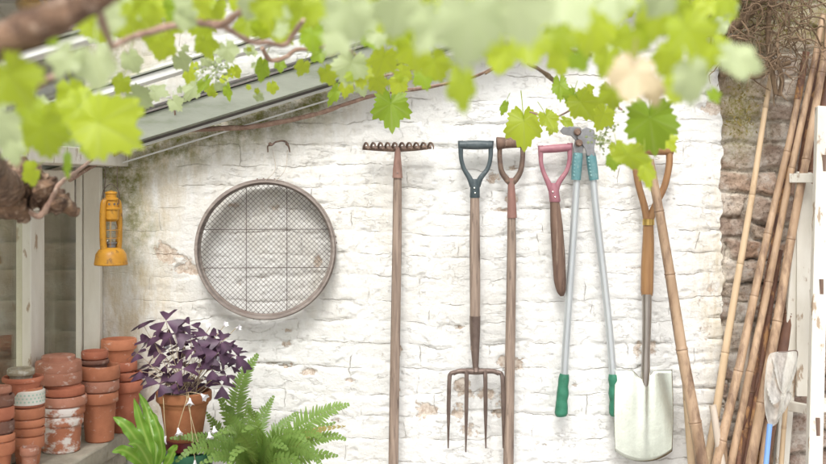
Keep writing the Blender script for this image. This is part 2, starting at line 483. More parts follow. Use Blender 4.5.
def brick_mat(name, dark=1.0):
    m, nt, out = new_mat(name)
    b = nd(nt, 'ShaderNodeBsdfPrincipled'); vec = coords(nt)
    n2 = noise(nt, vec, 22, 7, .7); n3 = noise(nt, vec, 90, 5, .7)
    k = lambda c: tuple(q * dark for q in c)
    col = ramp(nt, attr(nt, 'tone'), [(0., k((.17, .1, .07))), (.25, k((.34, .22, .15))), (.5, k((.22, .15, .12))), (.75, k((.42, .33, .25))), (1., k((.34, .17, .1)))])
    col = mixc(nt, attr(nt, 'joint'), col, mixc(nt, ramp(nt, noise(nt, vec, 6, 4), [(.45, 0.), (.6, 1.)]), k((.5, .45, .38)), k((.14, .1, .07))))
    col = mixc(nt, ramp(nt, n2, [(.48, 0.), (.72, .5)]), col, k((.52, .46, .4)))
    col = mixc(nt, ramp(nt, n3, [(.5, 0.), (.66, .8)]), col, k((.1, .065, .045)))
    col = mixc(nt, ramp(nt, noise(nt, vec, 9, 6, .7), [(.55, 0.), (.68, .75)]), col, k((.15, .095, .065)))
    col = mixc(nt, ramp(nt, noise(nt, vec, 5, 7, .72), [(.52, 0.), (.62, .75)]), col, k((.45, .42, .38)))
    mo = math_(nt, 'MULTIPLY', attr(nt, 'moss'), ramp(nt, n3, [(.35, .1), (.6, 1.)]))
    col = mixc(nt, mo, col, k((.2, .18, .05)))
    nt.links.new(col, b.inputs['Base Color'])
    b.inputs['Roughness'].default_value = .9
    bp = nd(nt, 'ShaderNodeBump'); bp.inputs['Strength'].default_value = .9; bp.inputs['Distance'].default_value = .008
    nt.links.new(math_(nt, 'ADD', math_(nt, 'MULTIPLY', n2, .7), math_(nt, 'ADD', math_(nt, 'MULTIPLY', n3, .8), math_(nt, 'MULTIPLY', noise(nt, vec, 260, 4), .35))), bp.inputs['Height']); nt.links.new(bp.outputs[0], b.inputs['Normal'])
    nt.links.new(b.outputs[0], out.inputs[0])
    return m


# ------------------------------------------------------------------ brick relief sheets
def courses(X, Z, seed, hlo=.066, hhi=.084, length=.225, warp=1.0):
    r = np.random.default_rng(seed)
    Zw = Z + warp * (.055 * (fbm(X * 2.6, Z * 2.2, seed) - .5) + .02 * (fbm(X * 11, Z * 11, seed + 5) - .5))
    Xw = X + warp * (.05 * (fbm(X * 4, Z * 4, seed + 9) - .5) + .014 * (fbm(X * 14, Z * 14, seed + 11) - .5))
    e = [-.2]
    while e[-1] < 4:
        e.append(e[-1] + r.uniform(hlo, hhi))
    e = np.array(e)
    row = np.clip(np.searchsorted(e, Zw) - 1, 0, len(e) - 2)
    off = r.random(len(e))[row] * length
    lr = (length * r.uniform(.8, 1.2, len(e)))[row]
    bx = (Xw + off + 9) / lr
    bi = np.floor(bx).astype(int); fx = bx - bi
    dx = np.minimum(fx, 1 - fx) * lr
    z0 = e[row]; z1 = e[row + 1]
    dz = np.minimum(Zw - z0, z1 - Zw)
    fz = (Zw - z0) / (z1 - z0)
    rid = np.random.default_rng(seed + 1).random((256, 256))[row % 256, bi % 256]
    rid2 = np.random.default_rng(seed + 2).random((256, 256))[row % 256, bi % 256]
    global SDZ, SDX
    SDZ = np.where(Zw - z0 < z1 - Zw, Zw - z0, Zw - z1)
    SDX = np.where(fx < .5, fx, fx - 1) * lr
    return dx, dz, fz, fx, rid, rid2


def axis(lo, hi, a, b, fine, coarse):
    return np.concatenate([np.arange(lo, a, coarse), np.arange(a, b, fine), np.arange(b, hi + coarse, coarse)])


def sheet(name, xs, zs, Y, atts, mat, back=.2, X=None):
    nx, nz = len(xs), len(zs)
    if X is None:
        X = np.repeat(xs[None, :], nz, 0)
    Zg = np.repeat(zs[:, None], nx, 1)
    co = np.stack([X, Y, Zg], -1).reshape(-1, 3)
    i = np.arange(nz - 1)[:, None] * nx + np.arange(nx - 1)[None, :]
    q = np.stack([i, i + 1, i + nx + 1, i + nx], -1).reshape(-1, 4)
    # skirt and back so that the wall is a solid
    per = list(range(nx)) + [k * nx + nx - 1 for k in range(1, nz)] + [(nz - 1) * nx + k for k in range(nx - 2, -1, -1)] + [k * nx for k in range(nz - 2, 0, -1)]
    n0 = len(co); bk = co[per].copy(); bk[:, 1] = back
    co = np.concatenate([co, bk]); m = len(per)
    sk = [(per[(k + 1) % m], per[k], n0 + k, n0 + (k + 1) % m) for k in range(m)]
    me = bpy.data.meshes.new(name)
    me.from_pydata(co.tolist(), [], q.tolist() + sk + [tuple(n0 + k for k in range(m))])
    for k, a in atts.items():
        A = me.attributes.new(k, 'FLOAT', 'POINT')
        A.data.foreach_set('value', np.concatenate([a.reshape(-1), np.zeros(m)]).astype('f'))
    me.polygons.foreach_set('use_smooth', [True] * len(me.polygons))
    me.set_sharp_from_angle(angle=R_(75))
    me.materials.append(mat)
    o = bpy.data.objects.new(name, me); COL.objects.link(o)
    return o


def px2xz(u, v, d=3.6):
    return (u - UC) / F * d, CAMZ - (v - HZ) / F * d


EDGE = px2xz(725, 0)[0]
# painted wall
xs = axis(-1.092, EDGE, -1.09, EDGE - .001, .0046, .03); zs = axis(-.05, 3.0, .6, 2.2, .0048, .04)
xs = xs[xs <= EDGE + .005]
XX, ZZ = np.meshgrid(xs, zs)
dx, dz, fz, fx, rid, rid2 = courses(XX, ZZ, 21)
sdz, sdx = SDZ.copy(), SDX.copy()
rough_w = .25 + .75 * sstep(-.92, -.55, XX + .25 * (fbm(XX * 3, ZZ * 3, 40) - .5))
jm = sstep(.36, .62, fbm(XX * 3.1, ZZ * 4.2, 50))
jz = 1 - sstep(.001, .013, dz); jx = (1 - sstep(.001, .010, dx)) * .55
joint = np.maximum(jz, jx) * (.3 + .7 * jm)
hgt = -.0028 * joint * rough_w
hgt += rough_w * (.004 * (rid - .5) + (fz - .5) * .0015 * (rid2 - .5) + (fx - .5) * .003 * (rid - .5))
ck = sstep(.60, .68, fbm(XX * 6, ZZ * 9, 61)) * (1 - sstep(.0, .0055, np.abs(dz - .004)))
hgt -= .007 * ck * rough_w
hgt += .010 * (fbm(XX * 5, ZZ * 6, 70) - .5) + .007 * (fbm(XX * 16, ZZ * 20, 73) - .5) * (.5 + .5 * rough_w)
rdg = 1 - np.abs(2 * fbm(XX * 13, ZZ * 24, 78, 4) - 1) * 3
hgt -= .002 * np.clip(rdg, 0, 1) ** 2 * rough_w * sstep(.4, .6, fbm(XX * 6, ZZ * 6, 85))
hgt += 0.0055 * (fbm(XX * 45, ZZ * 55, 77, 3) - .5) * (.4 + .6 * rough_w)
pit = sstep(.70, .78, fbm(XX * 26, ZZ * 34, 81, 3))
hgt -= .006 * pit * rough_w
hgt *= .68
chip = np.zeros_like(XX)
for (u, v, ru, rv, a) in [(513, 365, 13, 8, .9), (430, 410, 13, 7, .75), (462, 386, 9, 8, .6), (484, 394, 16, 9, .72), (470, 430, 20, 12, .62), (459, 412, 8, 14, .7),
                          (500, 405, 9, 20, .6), (318, 262, 5, 8, .9), (276, 208, 12, 7, .55), (235, 205, 14, 5, .6), (182, 268, 16, 10, .6), (165, 255, 8, 10, .55),
                          (652, 348, 8, 12, .7), (638, 352, 8, 14, .6), (512, 198, 10, 7, .8), (488, 176, 9, 12, .5), (500, 209, 18, 4, .6), (636, 268, 20, 3, .6),
                          (575, 385, 7, 3, .6), (660, 236, 25, 4, .5), (712, 290, 8, 12, .62), (705, 330, 10, 14, .58), (700, 300, 16, 30, .45), (715, 108, 14, 9, .85),
                          (398, 350, 4, 5, .8), (397, 390, 5, 3, .7), (350, 380, 8, 3, .7), (335, 420, 8, 4, .6), (310, 372, 8, 3, .55), (340, 212, 5, 3, .6),
                          (230, 330, 10, 5, .45), (290, 330, 26, 3, .5), (610, 395, 10, 3, .5), (540, 445, 14, 3, .5), (560, 430, 16, 3, .5), (720, 420, 8, 30, .5)]:
    x0, z0 = px2xz(u, v)
    g = np.exp(-(((XX - x0) / (ru * .0040)) ** 2 + ((ZZ - z0) / (rv * .0040)) ** 2))
    chip = np.maximum(chip, a * g)
chip = chip * .88 + .34 * sstep(.62, .8, fbm(XX * 7, ZZ * 10, 90)) + .25 * ck + .12 * pit
hgt -= .004 * sstep(.4, .6, chip)
lineC = 1.67 + .31 * (XX + .94)
below = lineC - ZZ
stain = np.clip(.62 * (1 - sstep(-1.02, -.62, XX + .35 * (fbm(XX * 3, ZZ * 2, 91) - .5))) + .55 * np.exp(-(below / .1) ** 2) * (XX < .1) + .6 * sstep(EDGE - .16, EDGE, XX + .08 * (fbm(XX * 5, ZZ * 5, 93) - .5)) * (1 - sstep(1.3, 1.75, ZZ)) + .22 * sstep(.45, .7, fbm(XX * 2.4, ZZ * 2.4, 95)), 0, .85)
moss = np.clip(1.25 * np.exp(-(below / .1) ** 2) * (1 - sstep(-.35, -.15, XX)) + .95 * (1 - sstep(-1.0, -.84, XX + .2 * (fbm(XX * 6, ZZ * 3, 97) - .5))) * sstep(1.15, 1.5, ZZ), 0, 1)
Xj = XX.copy(); edge_w = sstep(EDGE - .03, EDGE, XX)
Xj += edge_w * (.085 * (fbm(ZZ * 7, ZZ * 0 + 3, 99) - .6) + .02 * (fbm(ZZ * 40, ZZ * 0 + 3, 92) - .5))
Y = -hgt + .03 * (XX > EDGE - .0045)
wall = sheet('brick_wall', xs, zs, Y, dict(chip=chip, stain=stain, moss=moss, smooth=1 - rough_w, sdz=sdz, sdx=sdx), wall_mat(), .22, Xj)
tag(wall, 'white limewashed brick wall with flaking paint behind the garden tools', 'wall')

# bare brick pier at the right
xs = axis(EDGE - .04, 2.1, EDGE - .04, 1.5, .005, .03); zs = axis(-.05, 3.0, .6, 2.25, .005, .04)
XX, ZZ = np.meshgrid(xs, zs)
dx, dz, fz, fx, rid, rid2 = courses(XX, ZZ, 33, .06, .095, .21, 2.2)
jt = np.maximum(1 - sstep(.003, .012, dz), 1 - sstep(.003, .011, dx)) * sstep(.3, .5, fbm(XX * 5, ZZ * 5, 3) + .1)
wash = np.clip(sstep(1.5, 1.7, ZZ) * .6 + sstep(.42, .6, fbm(XX * 3.5, ZZ * 3, 44)) * .6, 0, 1)
hgt = -.02 * jt * (1 - .8 * wash) + .026 * (rid - .5) * (1 - .8 * wash) + .022 * (fbm(XX * 7, ZZ * 8, 12) - .5) + .02 * (fbm(XX * 24, ZZ * 24, 15) - .5) + .008 * (fbm(XX * 60, ZZ * 60, 18, 3) - .5)
gx, gz = px2xz(742, 112)
moss = .95 * np.exp(-(((XX - gx) / .07) ** 2 + ((ZZ - gz) / .14) ** 2)) + .8 * sstep(1.95, 2.1, ZZ)
tone = np.clip(.15 + .6 * rid2 + .35 * wash * (1 - rid2), 0, 1)
pier = sheet('brick_pier', xs, zs, .022 - hgt, dict(tone=tone, joint=np.clip(jt * .8 + wash * .7, 0, 1), moss=np.clip(moss, 0, 1)), brick_mat('bare old brick', 1.4), .24)
tag(pier, 'bare brown and grey brickwork with crumbling mortar behind the bamboo canes', 'wall')

# neighbouring wall beyond the window
xs = np.arange(-3.4, -1.24, .012); zs = np.arange(-.05, 2.5, .012)
XX, ZZ = np.meshgrid(xs, zs)
dx, dz, fz, fx, rid, rid2 = courses(XX, ZZ, 55, .11, .125, .3, .5)
jt = np.maximum(1 - sstep(.003, .014, dz), 1 - sstep(.003, .013, dx))
hgt = -.012 * jt + .008 * (rid - .5) + .012 * (fbm(XX * 9, ZZ * 9, 2) - .5)
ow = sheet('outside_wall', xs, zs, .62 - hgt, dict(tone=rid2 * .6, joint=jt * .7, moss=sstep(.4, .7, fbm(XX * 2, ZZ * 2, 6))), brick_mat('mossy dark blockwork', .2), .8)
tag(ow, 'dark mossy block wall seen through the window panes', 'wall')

# ground
g = MB(); g.add([(-60, -60, 0), (60, -60, 0), (60, 60, 0), (-60, 60, 0)], [(0, 1, 2, 3)])
tag(g.build('ground', GROUND), 'pale paved yard ground below the wall', None, None, 'structure')

# ------------------------------------------------------------------ window wall on the left
TW = Vector((-.12, -1, 0)).normalized()       # runs towards the camera
NW = Vector((1, -.12, 0)).normalized()        # faces into the yard
C0 = Vector((-1.11, 0, 0))
ww = thing('garden_window', C0, 'old cream painted window frame with two dusty panes beside the lantern', 'window')


def wbar(m, s0, s1, z0, z1, n0, n1):
    """box in window-wall axes: s along the wall, n out of it"""
    vs = []
    for z in (z0, z1):
        for s, n in ((s0, n0), (s1, n0), (s1, n1), (s0, n1)):
            q = C0 + TW * s + NW * n; vs.append((q.x, q.y, z))
    m.add(vs, [(3, 2, 1, 0), (4, 5, 6, 7), (0, 1, 5, 4), (1, 2, 6, 5), (2, 3, 7, 6), (3, 0, 4, 7)])


m = MB(); m.box((-1.108, -.05, .76), (-1.088, -.012, 1.612)); m.box((-1.086, -.042, .76), (-1.03, -.010, 1.612)); m.build('corner_post', PAINT_CREAM, ww, bevel=.003)
m = MB(); wbar(m, .055, 2.0, 1.474, 1.60, -.05, .008); m.build('head_board', PAINT_CREAM, ww, bevel=.003)
m = MB(); wbar(m, .05, 2.0, .752, .80, -.08, .02); m.build('sill', PAINT_CREAM, ww, bevel=.004)
MULL = [(.262, .352), (.60, .66), (.95, 1.01), (1.35, 1.41), (1.94, 2.0)]
for a, b in MULL:
    m = MB(); wbar(m, a, b, .801, 1.473, -.045, .004); m.build('mullion', PAINT_W, ww, bevel=.004)
pan = [(-.03, .261)] + [(MULL[k][1] + .001, MULL[k + 1][0] - .001) for k in range(4)]
for a, b in pan:
    m = MB(); wbar(m, a, b, .801, 1.473, -.028, -.024); m.build('pane', GLASS_WIN, ww)
m = MB(); wbar(m, -.12, 2.0, 1.6145, 1.665, -.1, .16); m.build('wall_plate', PAINT_W, ww, bevel=.003)
m = MB(); wbar(m, .0, 2.0, 0.0, .69, -.12, -.01)
lw = m.build('low_wall', STONE); tag(lw, 'low stone wall carrying the window behind the pot shelf', 'wall')

# potting shelf
m = MB(); n = 60
wbar(m, .004, 1.6, .692, .75, -.02, .185)
sh = m.build('stone_shelf', STONE, bevel=.006)
tag(sh, 'worn pale stone shelf carrying the terracotta pot stacks', 'shelf')
m = MB(); wbar(m, .01, 1.55, 0, .691, .0, .165)
o = m.build('shelf_base', STONE); tag(o, 'rough stone base under the shelf of pots', 'wall')

# ------------------------------------------------------------------ lean-to glass roof
rf = thing('glass_roof', (-.95, -.15, 1.7), 'sloping glazed lean-to roof with grey green rafters above the white wall', 'roof')
SL = .305


def zr(x, dz=0):
    return 1.678 + SL * (x + .929) + dz


def slope_bar(m, x0, x1, y0, y1, d0, d1):
    vs = []
    for x in (x0, x1):
        for y, d in ((y0, d0), (y1, d0), (y1, d1), (y0, d1)):
            vs.append((x, y, zr(x, d)))
    m.add(vs, [(3, 2, 1, 0), (4, 5, 6, 7), (0, 1, 5, 4), (1, 2, 6, 5), (2, 3, 7, 6), (3, 0, 4, 7)])


for (y, mat_, dep) in ((-.15, RAFTER, 0.0), (-.86, RAFTER_W, .058), (-1.52, RAFTER_W, .06)):
    m = MB(); slope_bar(m, -1.25, 1.9, y, y + .05, dep, .078)
    r = m.build('rafter', mat_, rf, bevel=.002)
    m = MB(); slope_bar(m, -1.25, 1.9, y - .008, y + .058, .080, .0845)
    if dep == 0: slope_bar(m, -1.25, 1.9, y - .004, y + .054, .094, .1)
    m.build('glazing_bar', LEAD if dep == 0 else RAFTER, rf)
m = MB(); slope_bar(m, -1.0, 1.9, -.10, -.085, -.016, -.008); slope_bar(m, -1.0, 1.9, -.045, -.038, -.046, -.041); m.build('batten', RAFTER_W, rf)
m = MB(); slope_bar(m, -1.0, 1.9, -.099, -.03, -.0065, .03); m.build('lead_flashing', LEAD, rf)
for y0, y1 in ((-.8, -.1), (-1.46, -.865), (-1.95, -1.525), (-.098, -.02)):
    m = MB(); slope_bar(m, -1.3, 1.95, y0, y1, .087, .0915); m.build('glass_panel', GLASS_ROOF, rf)

# ------------------------------------------------------------------ terracotta pots
def pot(c, r, h, rb, mat, label, rim=.036, name='terracotta_pot', cat='pot', flip=False, group='terracotta pots stacked on the shelf', th=.006, band=None, seg=44):
    lip = .0045
    pr = [(.0, 0), (rb - .004, 0), (rb, .004)]
    zr_ = h - rim
    k = (r - lip - rb) / h
    pr += [(rb + k * zr_ * .5, zr_ * .5), (rb + k * zr_, zr_), (r - .0015, zr_ + .003), (r, zr_ + .007), (r, h - .004), (r - .0025, h), (r - th, h), (r - th - .002, h - .003)]
    pr += [(rb + k * zr_ - th * .8, zr_), (rb - th + k * .01, .01), (0, .009)]
    m = MB()
    tl = Matrix.Rotation(random.uniform(-.012, .012), 3, 'X') @ Matrix.Rotation(random.uniform(-.012, .012), 3, 'Y')
    if flip:
        tl = tl @ Matrix.Rotation(math.pi, 3, 'X')
    base = Vector(c)
    m.lathe(pr, base + (V(0, 0, h) if flip else V(0, 0, 0)), seg, wob=.008, tilt=tl)
    o = m.build(name, mat, loc=base)
    tag(o, label, cat, group)
    return o


def zv(v, d):
    return CAMZ - (v - HZ) / F * d


def stack(u, d, items):
    X = (u - UC) / F * d; mm = d / F
    prev = None
    for it in items:
        vtop, rp, h, mat_, label = it[:5]
        kw = it[5] if len(it) > 5 else {}
        du = kw.pop('du', 0)
        r = rp * mm
        ztop = zv(vtop, d)
        if kw.get('z0') is not None:
            z0 = kw.pop('z0'); h = ztop - z0
        else:
            z0 = ztop - h
        rb = kw.pop('rb', None) or r - h * .17
        if prev is not None:
            kw['rim'] = min(kw.get('rim', .036), max(.012, ztop - prev - .0012))
        prev = ztop
        pot((X + du * mm, d - CAMD, z0), r, h, rb, mat_, label, **kw)


T0 = .7505
# front left stack, cut by the picture edge
stack(-2, 2.95, [
    (441, 16.5, .1, TC['o'], 'orange pot at the foot of the stack cut by the left picture edge', dict(z0=T0)),
    (433, 16.2, .085, TC['o'], 'orange pot second from the bottom of the leftmost stack'),
    (420, 15.6, .085, TC['b'], 'purplish brown rimmed pot in the middle of the leftmost stack'),
    (406, 15.8, .085, TC['r'], 'red pot below the dark top rims of the leftmost stack'),
    (394, 15.4, .085, TC['b'], 'dark grey brown pot near the top of the leftmost stack'),
    (386, 11, .06, TC['p'], 'small dusty pot topping the leftmost stack', dict(du=2)),
])
stack(28, 3.1, [
    (435, 16.0, .1, TC['o'], 'orange pot at the foot of the stack with the white banded pot', dict(z0=T0)),
    (426.5, 16.2, .09, TC['o'], 'plain orange pot just above the bottom pot of the second stack'),
    (418, 16.4, .09, TC['o'], 'plain orange pot third from the bottom of the second stack'),
    (406.5, 16.6, .09, TC['o'], 'plain orange pot under the brown and white rims of the second stack'),
    (398, 15.6, .08, TC['r'], 'brownish rimmed pot right below the white banded pot', dict(rim=.028)),
    (387, 14.6, .07, TC['o'], 'orange inner pot above the white band in the second stack', dict(rim=.03, du=-.5)),
    (376, 20.0, .055, TC['r'], 'wide thin rimmed pot under the small grey pot', dict(rim=.016, du=-5, rb=.04)),
    (368, 13.2, .05, TC['g'], 'small grey mossy clay pot topping the second stack', dict(rim=.03, du=-7, th=.009)),
])
# white band with green dots: its own rim-painted pot
Xb = (28.5 - UC) / F * 3.1; mmb = 3.1 / F
bp_ = thing('painted_pot', (Xb, 3.1 - CAMD, zv(404, 3.1) - .045), 'terracotta pot with white painted rim and green dotted pattern', 'pot', 'terracotta pots stacked on the shelf')
m = MB(); r_ = 15.9 * mmb; zt = zv(389, 3.1); zb = zv(403.5, 3.1)
m.lathe([(r_ - .014, zb - .045), (r_ - .007, zb - .002), (r_ - .006, zt - .006), (r_ - .011, zt - .006), (r_ - .014, zb - .045)], (Xb, 3.1 - CAMD, 0), 44)
m.build('body', TC['o'], bp_)
m = MB(); m.lathe([(r_ - .005, zb), (r_, zb + .002), (r_, zt - .003), (r_ - .003, zt), (r_ - .006, zt), (r_ - .005, zb)], (Xb, 3.1 - CAMD, 0), 44)
rm = m.build('painted_rim', surf('white pot paint', (.74, .72, .66), (.66, .63, .56), (30, 30, 30), bump=.2, rough=.6), bp_)
m = MB()
for k in range(26):
    for q in range(3):
        a = 2 * math.pi * (k + .5 * (q % 2)) / 26; c = Vector((Xb + math.cos(a) * r_, 3.1 - CAMD + math.sin(a) * r_, zt - .011 - .0095 * q))
        nn = Vector((math.cos(a), math.sin(a), 0)); tt = Vector((-math.sin(a), math.cos(a), 0))
        vs = [c + nn * .0008 + tt * (.0028 * math.cos(j * math.pi / 4)) + V(0, 0, .0028 * math.sin(j * math.pi / 4)) for j in range(8)] + [c - nn * .001]
        m.add(vs, [tuple(range(8))])
m.build('green_dots', surf('green dots', (.34, .52, .42), (.42, .58, .48), (30, 30, 30), bump=0), rm)

pot((-1.047, 2.95 - CAMD, T0), .0255, .088, .018, TC['p'], 'small lime streaked pot standing alone in front of the second stack', rim=.024)
stack(61, 3.27, [
    (414, 21.5, .1, TC['w'], 'white streaked pot standing on the shelf under the third stack', dict(z0=T0, rim=.03, rb=.0555)),
    (405, 21.8, .1, TC['w'], 'lime crusted pot second from the bottom of the third stack', dict(du=2)),
    (394.5, 22.2, .1, TC['p'], 'orange rimmed pot with white patches below the upturned pots', dict(du=3.5)),
])
zt3 = zv(394.5, 3.27)
X3 = (64 - UC) / F * 3.27
pot((X3, 3.27 - CAMD, zt3 + .001), .061, .035, .05, TC['r'], 'shallow brown red pot turned over under the large upturned pot', rim=.026, flip=True)
z4 = zt3 + .037
m = MB()
mm = 3.27 / F
pr = [(.0, z4 + .083), (15.0 * mm, z4 + .083), (16.2 * mm, z4 + .0805), (16.4 * mm, z4 + .070), (21.6 * mm, z4 + .066), (22.3 * mm, z4 + .06), (22.5 * mm, z4 + .038), (22.2 * mm, z4 + .035), (22.7 * mm, z4 + .032), (22.7 * mm, z4 + .005), (22.2 * mm, z4), (19.5 * mm, z4), (19.3 * mm, z4 + .05), (12 * mm, z4 + .076), (0, z4 + .076)]
m.lathe(pr, ((58.5 - UC) / F * 3.27, 3.27 - CAMD, 0), 48)
o = m.build('terracotta_pot', TC['p'], loc=((58.5 - UC) / F * 3.27, 3.27 - CAMD, z4))
tag(o, 'broad pinkish upturned pot with stepped bands topping the third stack', 'pot', 'terracotta pots stacked on the shelf')
stack(99.5, 3.40, [
    (391, 18.8, .15, TC['o'], 'tall orange pot standing on the shelf under the fourth stack', dict(z0=T0, rb=.044)),
    (379, 19.2, .11, TC['p'], 'dusty pink rimmed pot second from the bottom of the fourth stack', dict(du=0)),
    (364.5, 19.8, .11, TC['o'], 'wide orange rimmed pot holding smaller pots in the fourth stack', dict(rim=.046)),
    (359, 14.6, .07, TC['b'], 'dark rimmed small pot nested under the top of the fourth stack', dict(du=-5)),
    (350.5, 13.2, .07, TC['r'], 'small red pot topping the fourth stack', dict(du=-5)),
])
stack(120, 3.53, [
    (380, 19.5, .16, TC['r'], 'dark red pot at the foot of the stack against the white wall', dict(z0=T0, rb=.042, du=3)),
    (371, 17.8, .1, TC['r'], 'red rimmed pot above the bottom pot of the stack against the wall', dict(du=4)),
    (361, 17.2, .1, TC['r'], 'red rimmed pot right below the top pot against the wall', dict(du=0)),
    (338.5, 17.4, .12, TC['o'], 'orange topmost pot of the tallest stack against the wall', dict(du=-1)),
])

# ------------------------------------------------------------------ lantern
LC = P(111, 265, 3.40)
ln = thing('hurricane_lantern', LC, 'yellow hurricane lantern hanging by wires beside the window', 'lantern')
mm = 3.4 / F
zl = lambda v: zv(v, 3.40)
m = MB(); m.lathe([(0, zl(265)), (16 * mm, zl(265)), (16.6 * mm, zl(264)), (16.2 * mm, zl(262)), (15 * mm, zl(254)), (12 * mm, zl(249.5)), (8 * mm, zl(248)), (7 * mm, zl(247.5)), (0, zl(247.5))], (LC.x, LC.y, 0), 36)
m.build('fuel_tank', YELLOW, ln)
m = MB(); m.lathe([(4.5 * mm, zl(248)), (4.8 * mm, zl(244)), (5.8 * mm, zl(243.5)), (5.8 * mm, zl(242)), (0, zl(242))], (LC.x, LC.y, 0), 24); m.build('burner', STEEL_GREY, ln)
m = MB(); m.lathe([(4.4 * mm, zl(242)), (6.4 * mm, zl(236)), (6.9 * mm, zl(231)), (6.0 * mm, zl(225)), (4.8 * mm, zl(221))], (LC.x, LC.y, 0), 28, cap=False); m.build('glass_globe', GLASS_LAMP, ln)
m = MB()
m.lathe([(5.2 * mm, zl(221.5)), (7.6 * mm, zl(219)), (7.6 * mm, zl(210)), (8.6 * mm, zl(209.3)), (8.6 * mm, zl(208)), (6.6 * mm, zl(207.4)), (6.6 * mm, zl(200.5)), (7.6 * mm, zl(200)), (7.6 * mm, zl(198.5)), (5.6 * mm, zl(197.5)), (5.6 * mm, zl(194)), (6.3 * mm, zl(193.5)), (6.0 * mm, zl(192)), (0, zl(190.5))], (LC.x, LC.y, 0), 28)
ch = m.build('chimney', YELLOW, ln)
m = MB()
for k in range(8):
    a = k * math.pi / 4
    m.lathe([(0, -.001), (.0035, -.001), (.0035, .001), (0, .001)], (LC.x + math.cos(a) * 6.6 * mm, LC.y + math.sin(a) * 6.6 * mm, zl(204)), 10, tilt=(Matrix.Rotation(a, 3, 'Z') @ Matrix.Rotation(math.pi / 2, 3, 'Y')))
m.build('vent_holes', LEAD, ch)
for sgn in (-1, 1):
    ax = Vector((.62, .78, 0)) * sgn
    m = MB(); pts = [LC.copy() * 1 for _ in range(7)]
    off = [(6, 200), (8.6, 203), (9.6, 212), (9.8, 226), (9.4, 240), (8.6, 248), (7.6, 252)]
    pts = [Vector((LC.x, LC.y, 0)) + ax * (a * mm) + V(0, 0, zl(b)) for a, b in off]
    m.stube(pts, [3.0 * mm, 3.2 * mm, 3.3 * mm, 3.3 * mm, 3.4 * mm, 3.6 * mm, 3.4 * mm], 12, 6); m.build('side_tube', YELLOW, ln)
m = MB()
for a in (0.2, 1.77, 3.34, 4.91):
    pts = [Vector((LC.x + math.cos(a) * q * mm, LC.y + math.sin(a) * q * mm, zl(b))) for q, b in ((6, 246), (8.3, 238), (8.4, 228), (6, 220))]
    m.stube(pts, .0009, 6, 6)
for b in (230, 238):
    m.tube([Vector((LC.x + math.cos(k * .2618) * 8.3 * mm, LC.y + math.sin(k * .2618) * 8.3 * mm, zl(b))) for k in range(24)], .0009, 6, closed=True)
m.build('globe_guard', YELLOW, ln)
m = MB()
for du in (-6, 6.5):
    m.stube([P(111 + du, 166.2, 3.40), P(111 + du * .95, 180, 3.4), P(111 + du * 1.2, 196, 3.40), P(111 + du * 1.25, 204, 3.40)], .0011, 6, 5)
m.stube([P(101.5, 200, 3.39), P(104, 190, 3.38), P(111, 184, 3.375), P(118, 190, 3.38), P(120.5, 200, 3.39)], .0011, 6, 6)
m.build('bail_wire', WIRE, ln)

# ------------------------------------------------------------------ sieve
SD = 3.522
S0 = P(265, 250, SD)
sv = thing('garden_sieve', S0, 'round wooden garden sieve with wire mesh hung on the wall', 'sieve')
RS = 69.5 / F * SD; mm = SD / F
rot = Matrix.Rotation(R_(4), 3, 'Z') @ Matrix.Rotation(R_(90), 3, 'X')      # local z -> towards the camera


def ringm(m, r0, r1, z0, z1, seg=96):
    """hoop between radii r0<r1, z towards the camera"""
    m.lathe([(r0, z0), (r1, z0), (r1 + .0005, (z0 + z1) / 2), (r1, z1), (r0, z1), (r0, z0)], S0, seg, tilt=rot)


m = MB(); ringm(m, RS - .007, RS, -.054, .0); m.build('hoop', BENT, sv, bevel=.001)
m = MB(); ringm(m, RS + .0006, RS + .0055, -.056, -.03); m.build('rim_band', BENT, sv, bevel=.001)
m = MB(); ringm(m, RS - .0135, RS - .0075, -.053, -.038); m.build('mesh_ring', BENT, sv)
m = MB(); RI = RS - .010
sp = .0118
for fam in (0, 1):
    a = R_(45 if fam == 0 else -45)
    d_ = Vector((math.cos(a), math.sin(a), 0)); n_ = Vector((-math.sin(a), math.cos(a), 0))
    k = -int(RI / sp)
    while k * sp < RI:
        h = math.sqrt(max(0, RI ** 2 - (k * sp) ** 2))
        if h > .01:
            w = .0012 * (1 if fam else -1)
            p0 = n_ * (k * sp) - d_ * h; p1 = n_ * (k * sp) + d_ * h
            sag = lambda q: -.047 - .004 * (1 - (q.length / RI) ** 2)
            pts = []
            for t in range(7):
                q = p0.lerp(p1, t / 6); q.z = sag(q) + w * .4; pts.append(S0 + rot @ q)
            m.tube(pts, .0007, 4, cap=False)
        k += 1
m.build('wire_mesh', WIRE, sv)
m = MB()
for c in (-20 * mm, 21 * mm):
    h = math.sqrt(RI ** 2 - c * c)
    for p0, p1 in (((c, -h, -.0555), (c, h, -.0555)), ((-h, c * .95, -.0555), (h, c * .95, -.0555))):
        m.tube([S0 + rot @ Vector(p0), S0 + rot @ Vector(p1)], .0012, 6)
m.build('support_wire', WIRE, sv)
for k, (aa) in enumerate((92, 97, 83, 10, 5, 260, 265, 180)):
    q = Vector((math.cos(R_(aa)) * (RS + .006), math.sin(R_(aa)) * (RS + .006), -.048)); m = MB(); m.lathe([(0, .002), (.003, .001), (.0032, -.001)], S0 + rot @ q, 8, tilt=Matrix.Rotation(R_(90), 3, 'X'))
    m.build('nail', STEEL_RUST, sv)
top = S0 + rot @ Vector((0, RS, -.03))
m = MB()
for u in (272.5, 287.5):
    m.stube([P(u, 150, 3.575), P((u * 2 + 280) / 3, 170, 3.56), P(262 + (u - 272) * .7, 183, 3.545)], .0009, 5, 5)
m.build('hanging_string', surf('pale string', (.5, .42, .33), (.4, .33, .25), (90, 90, 90), bump=0), sv)
m = MB()
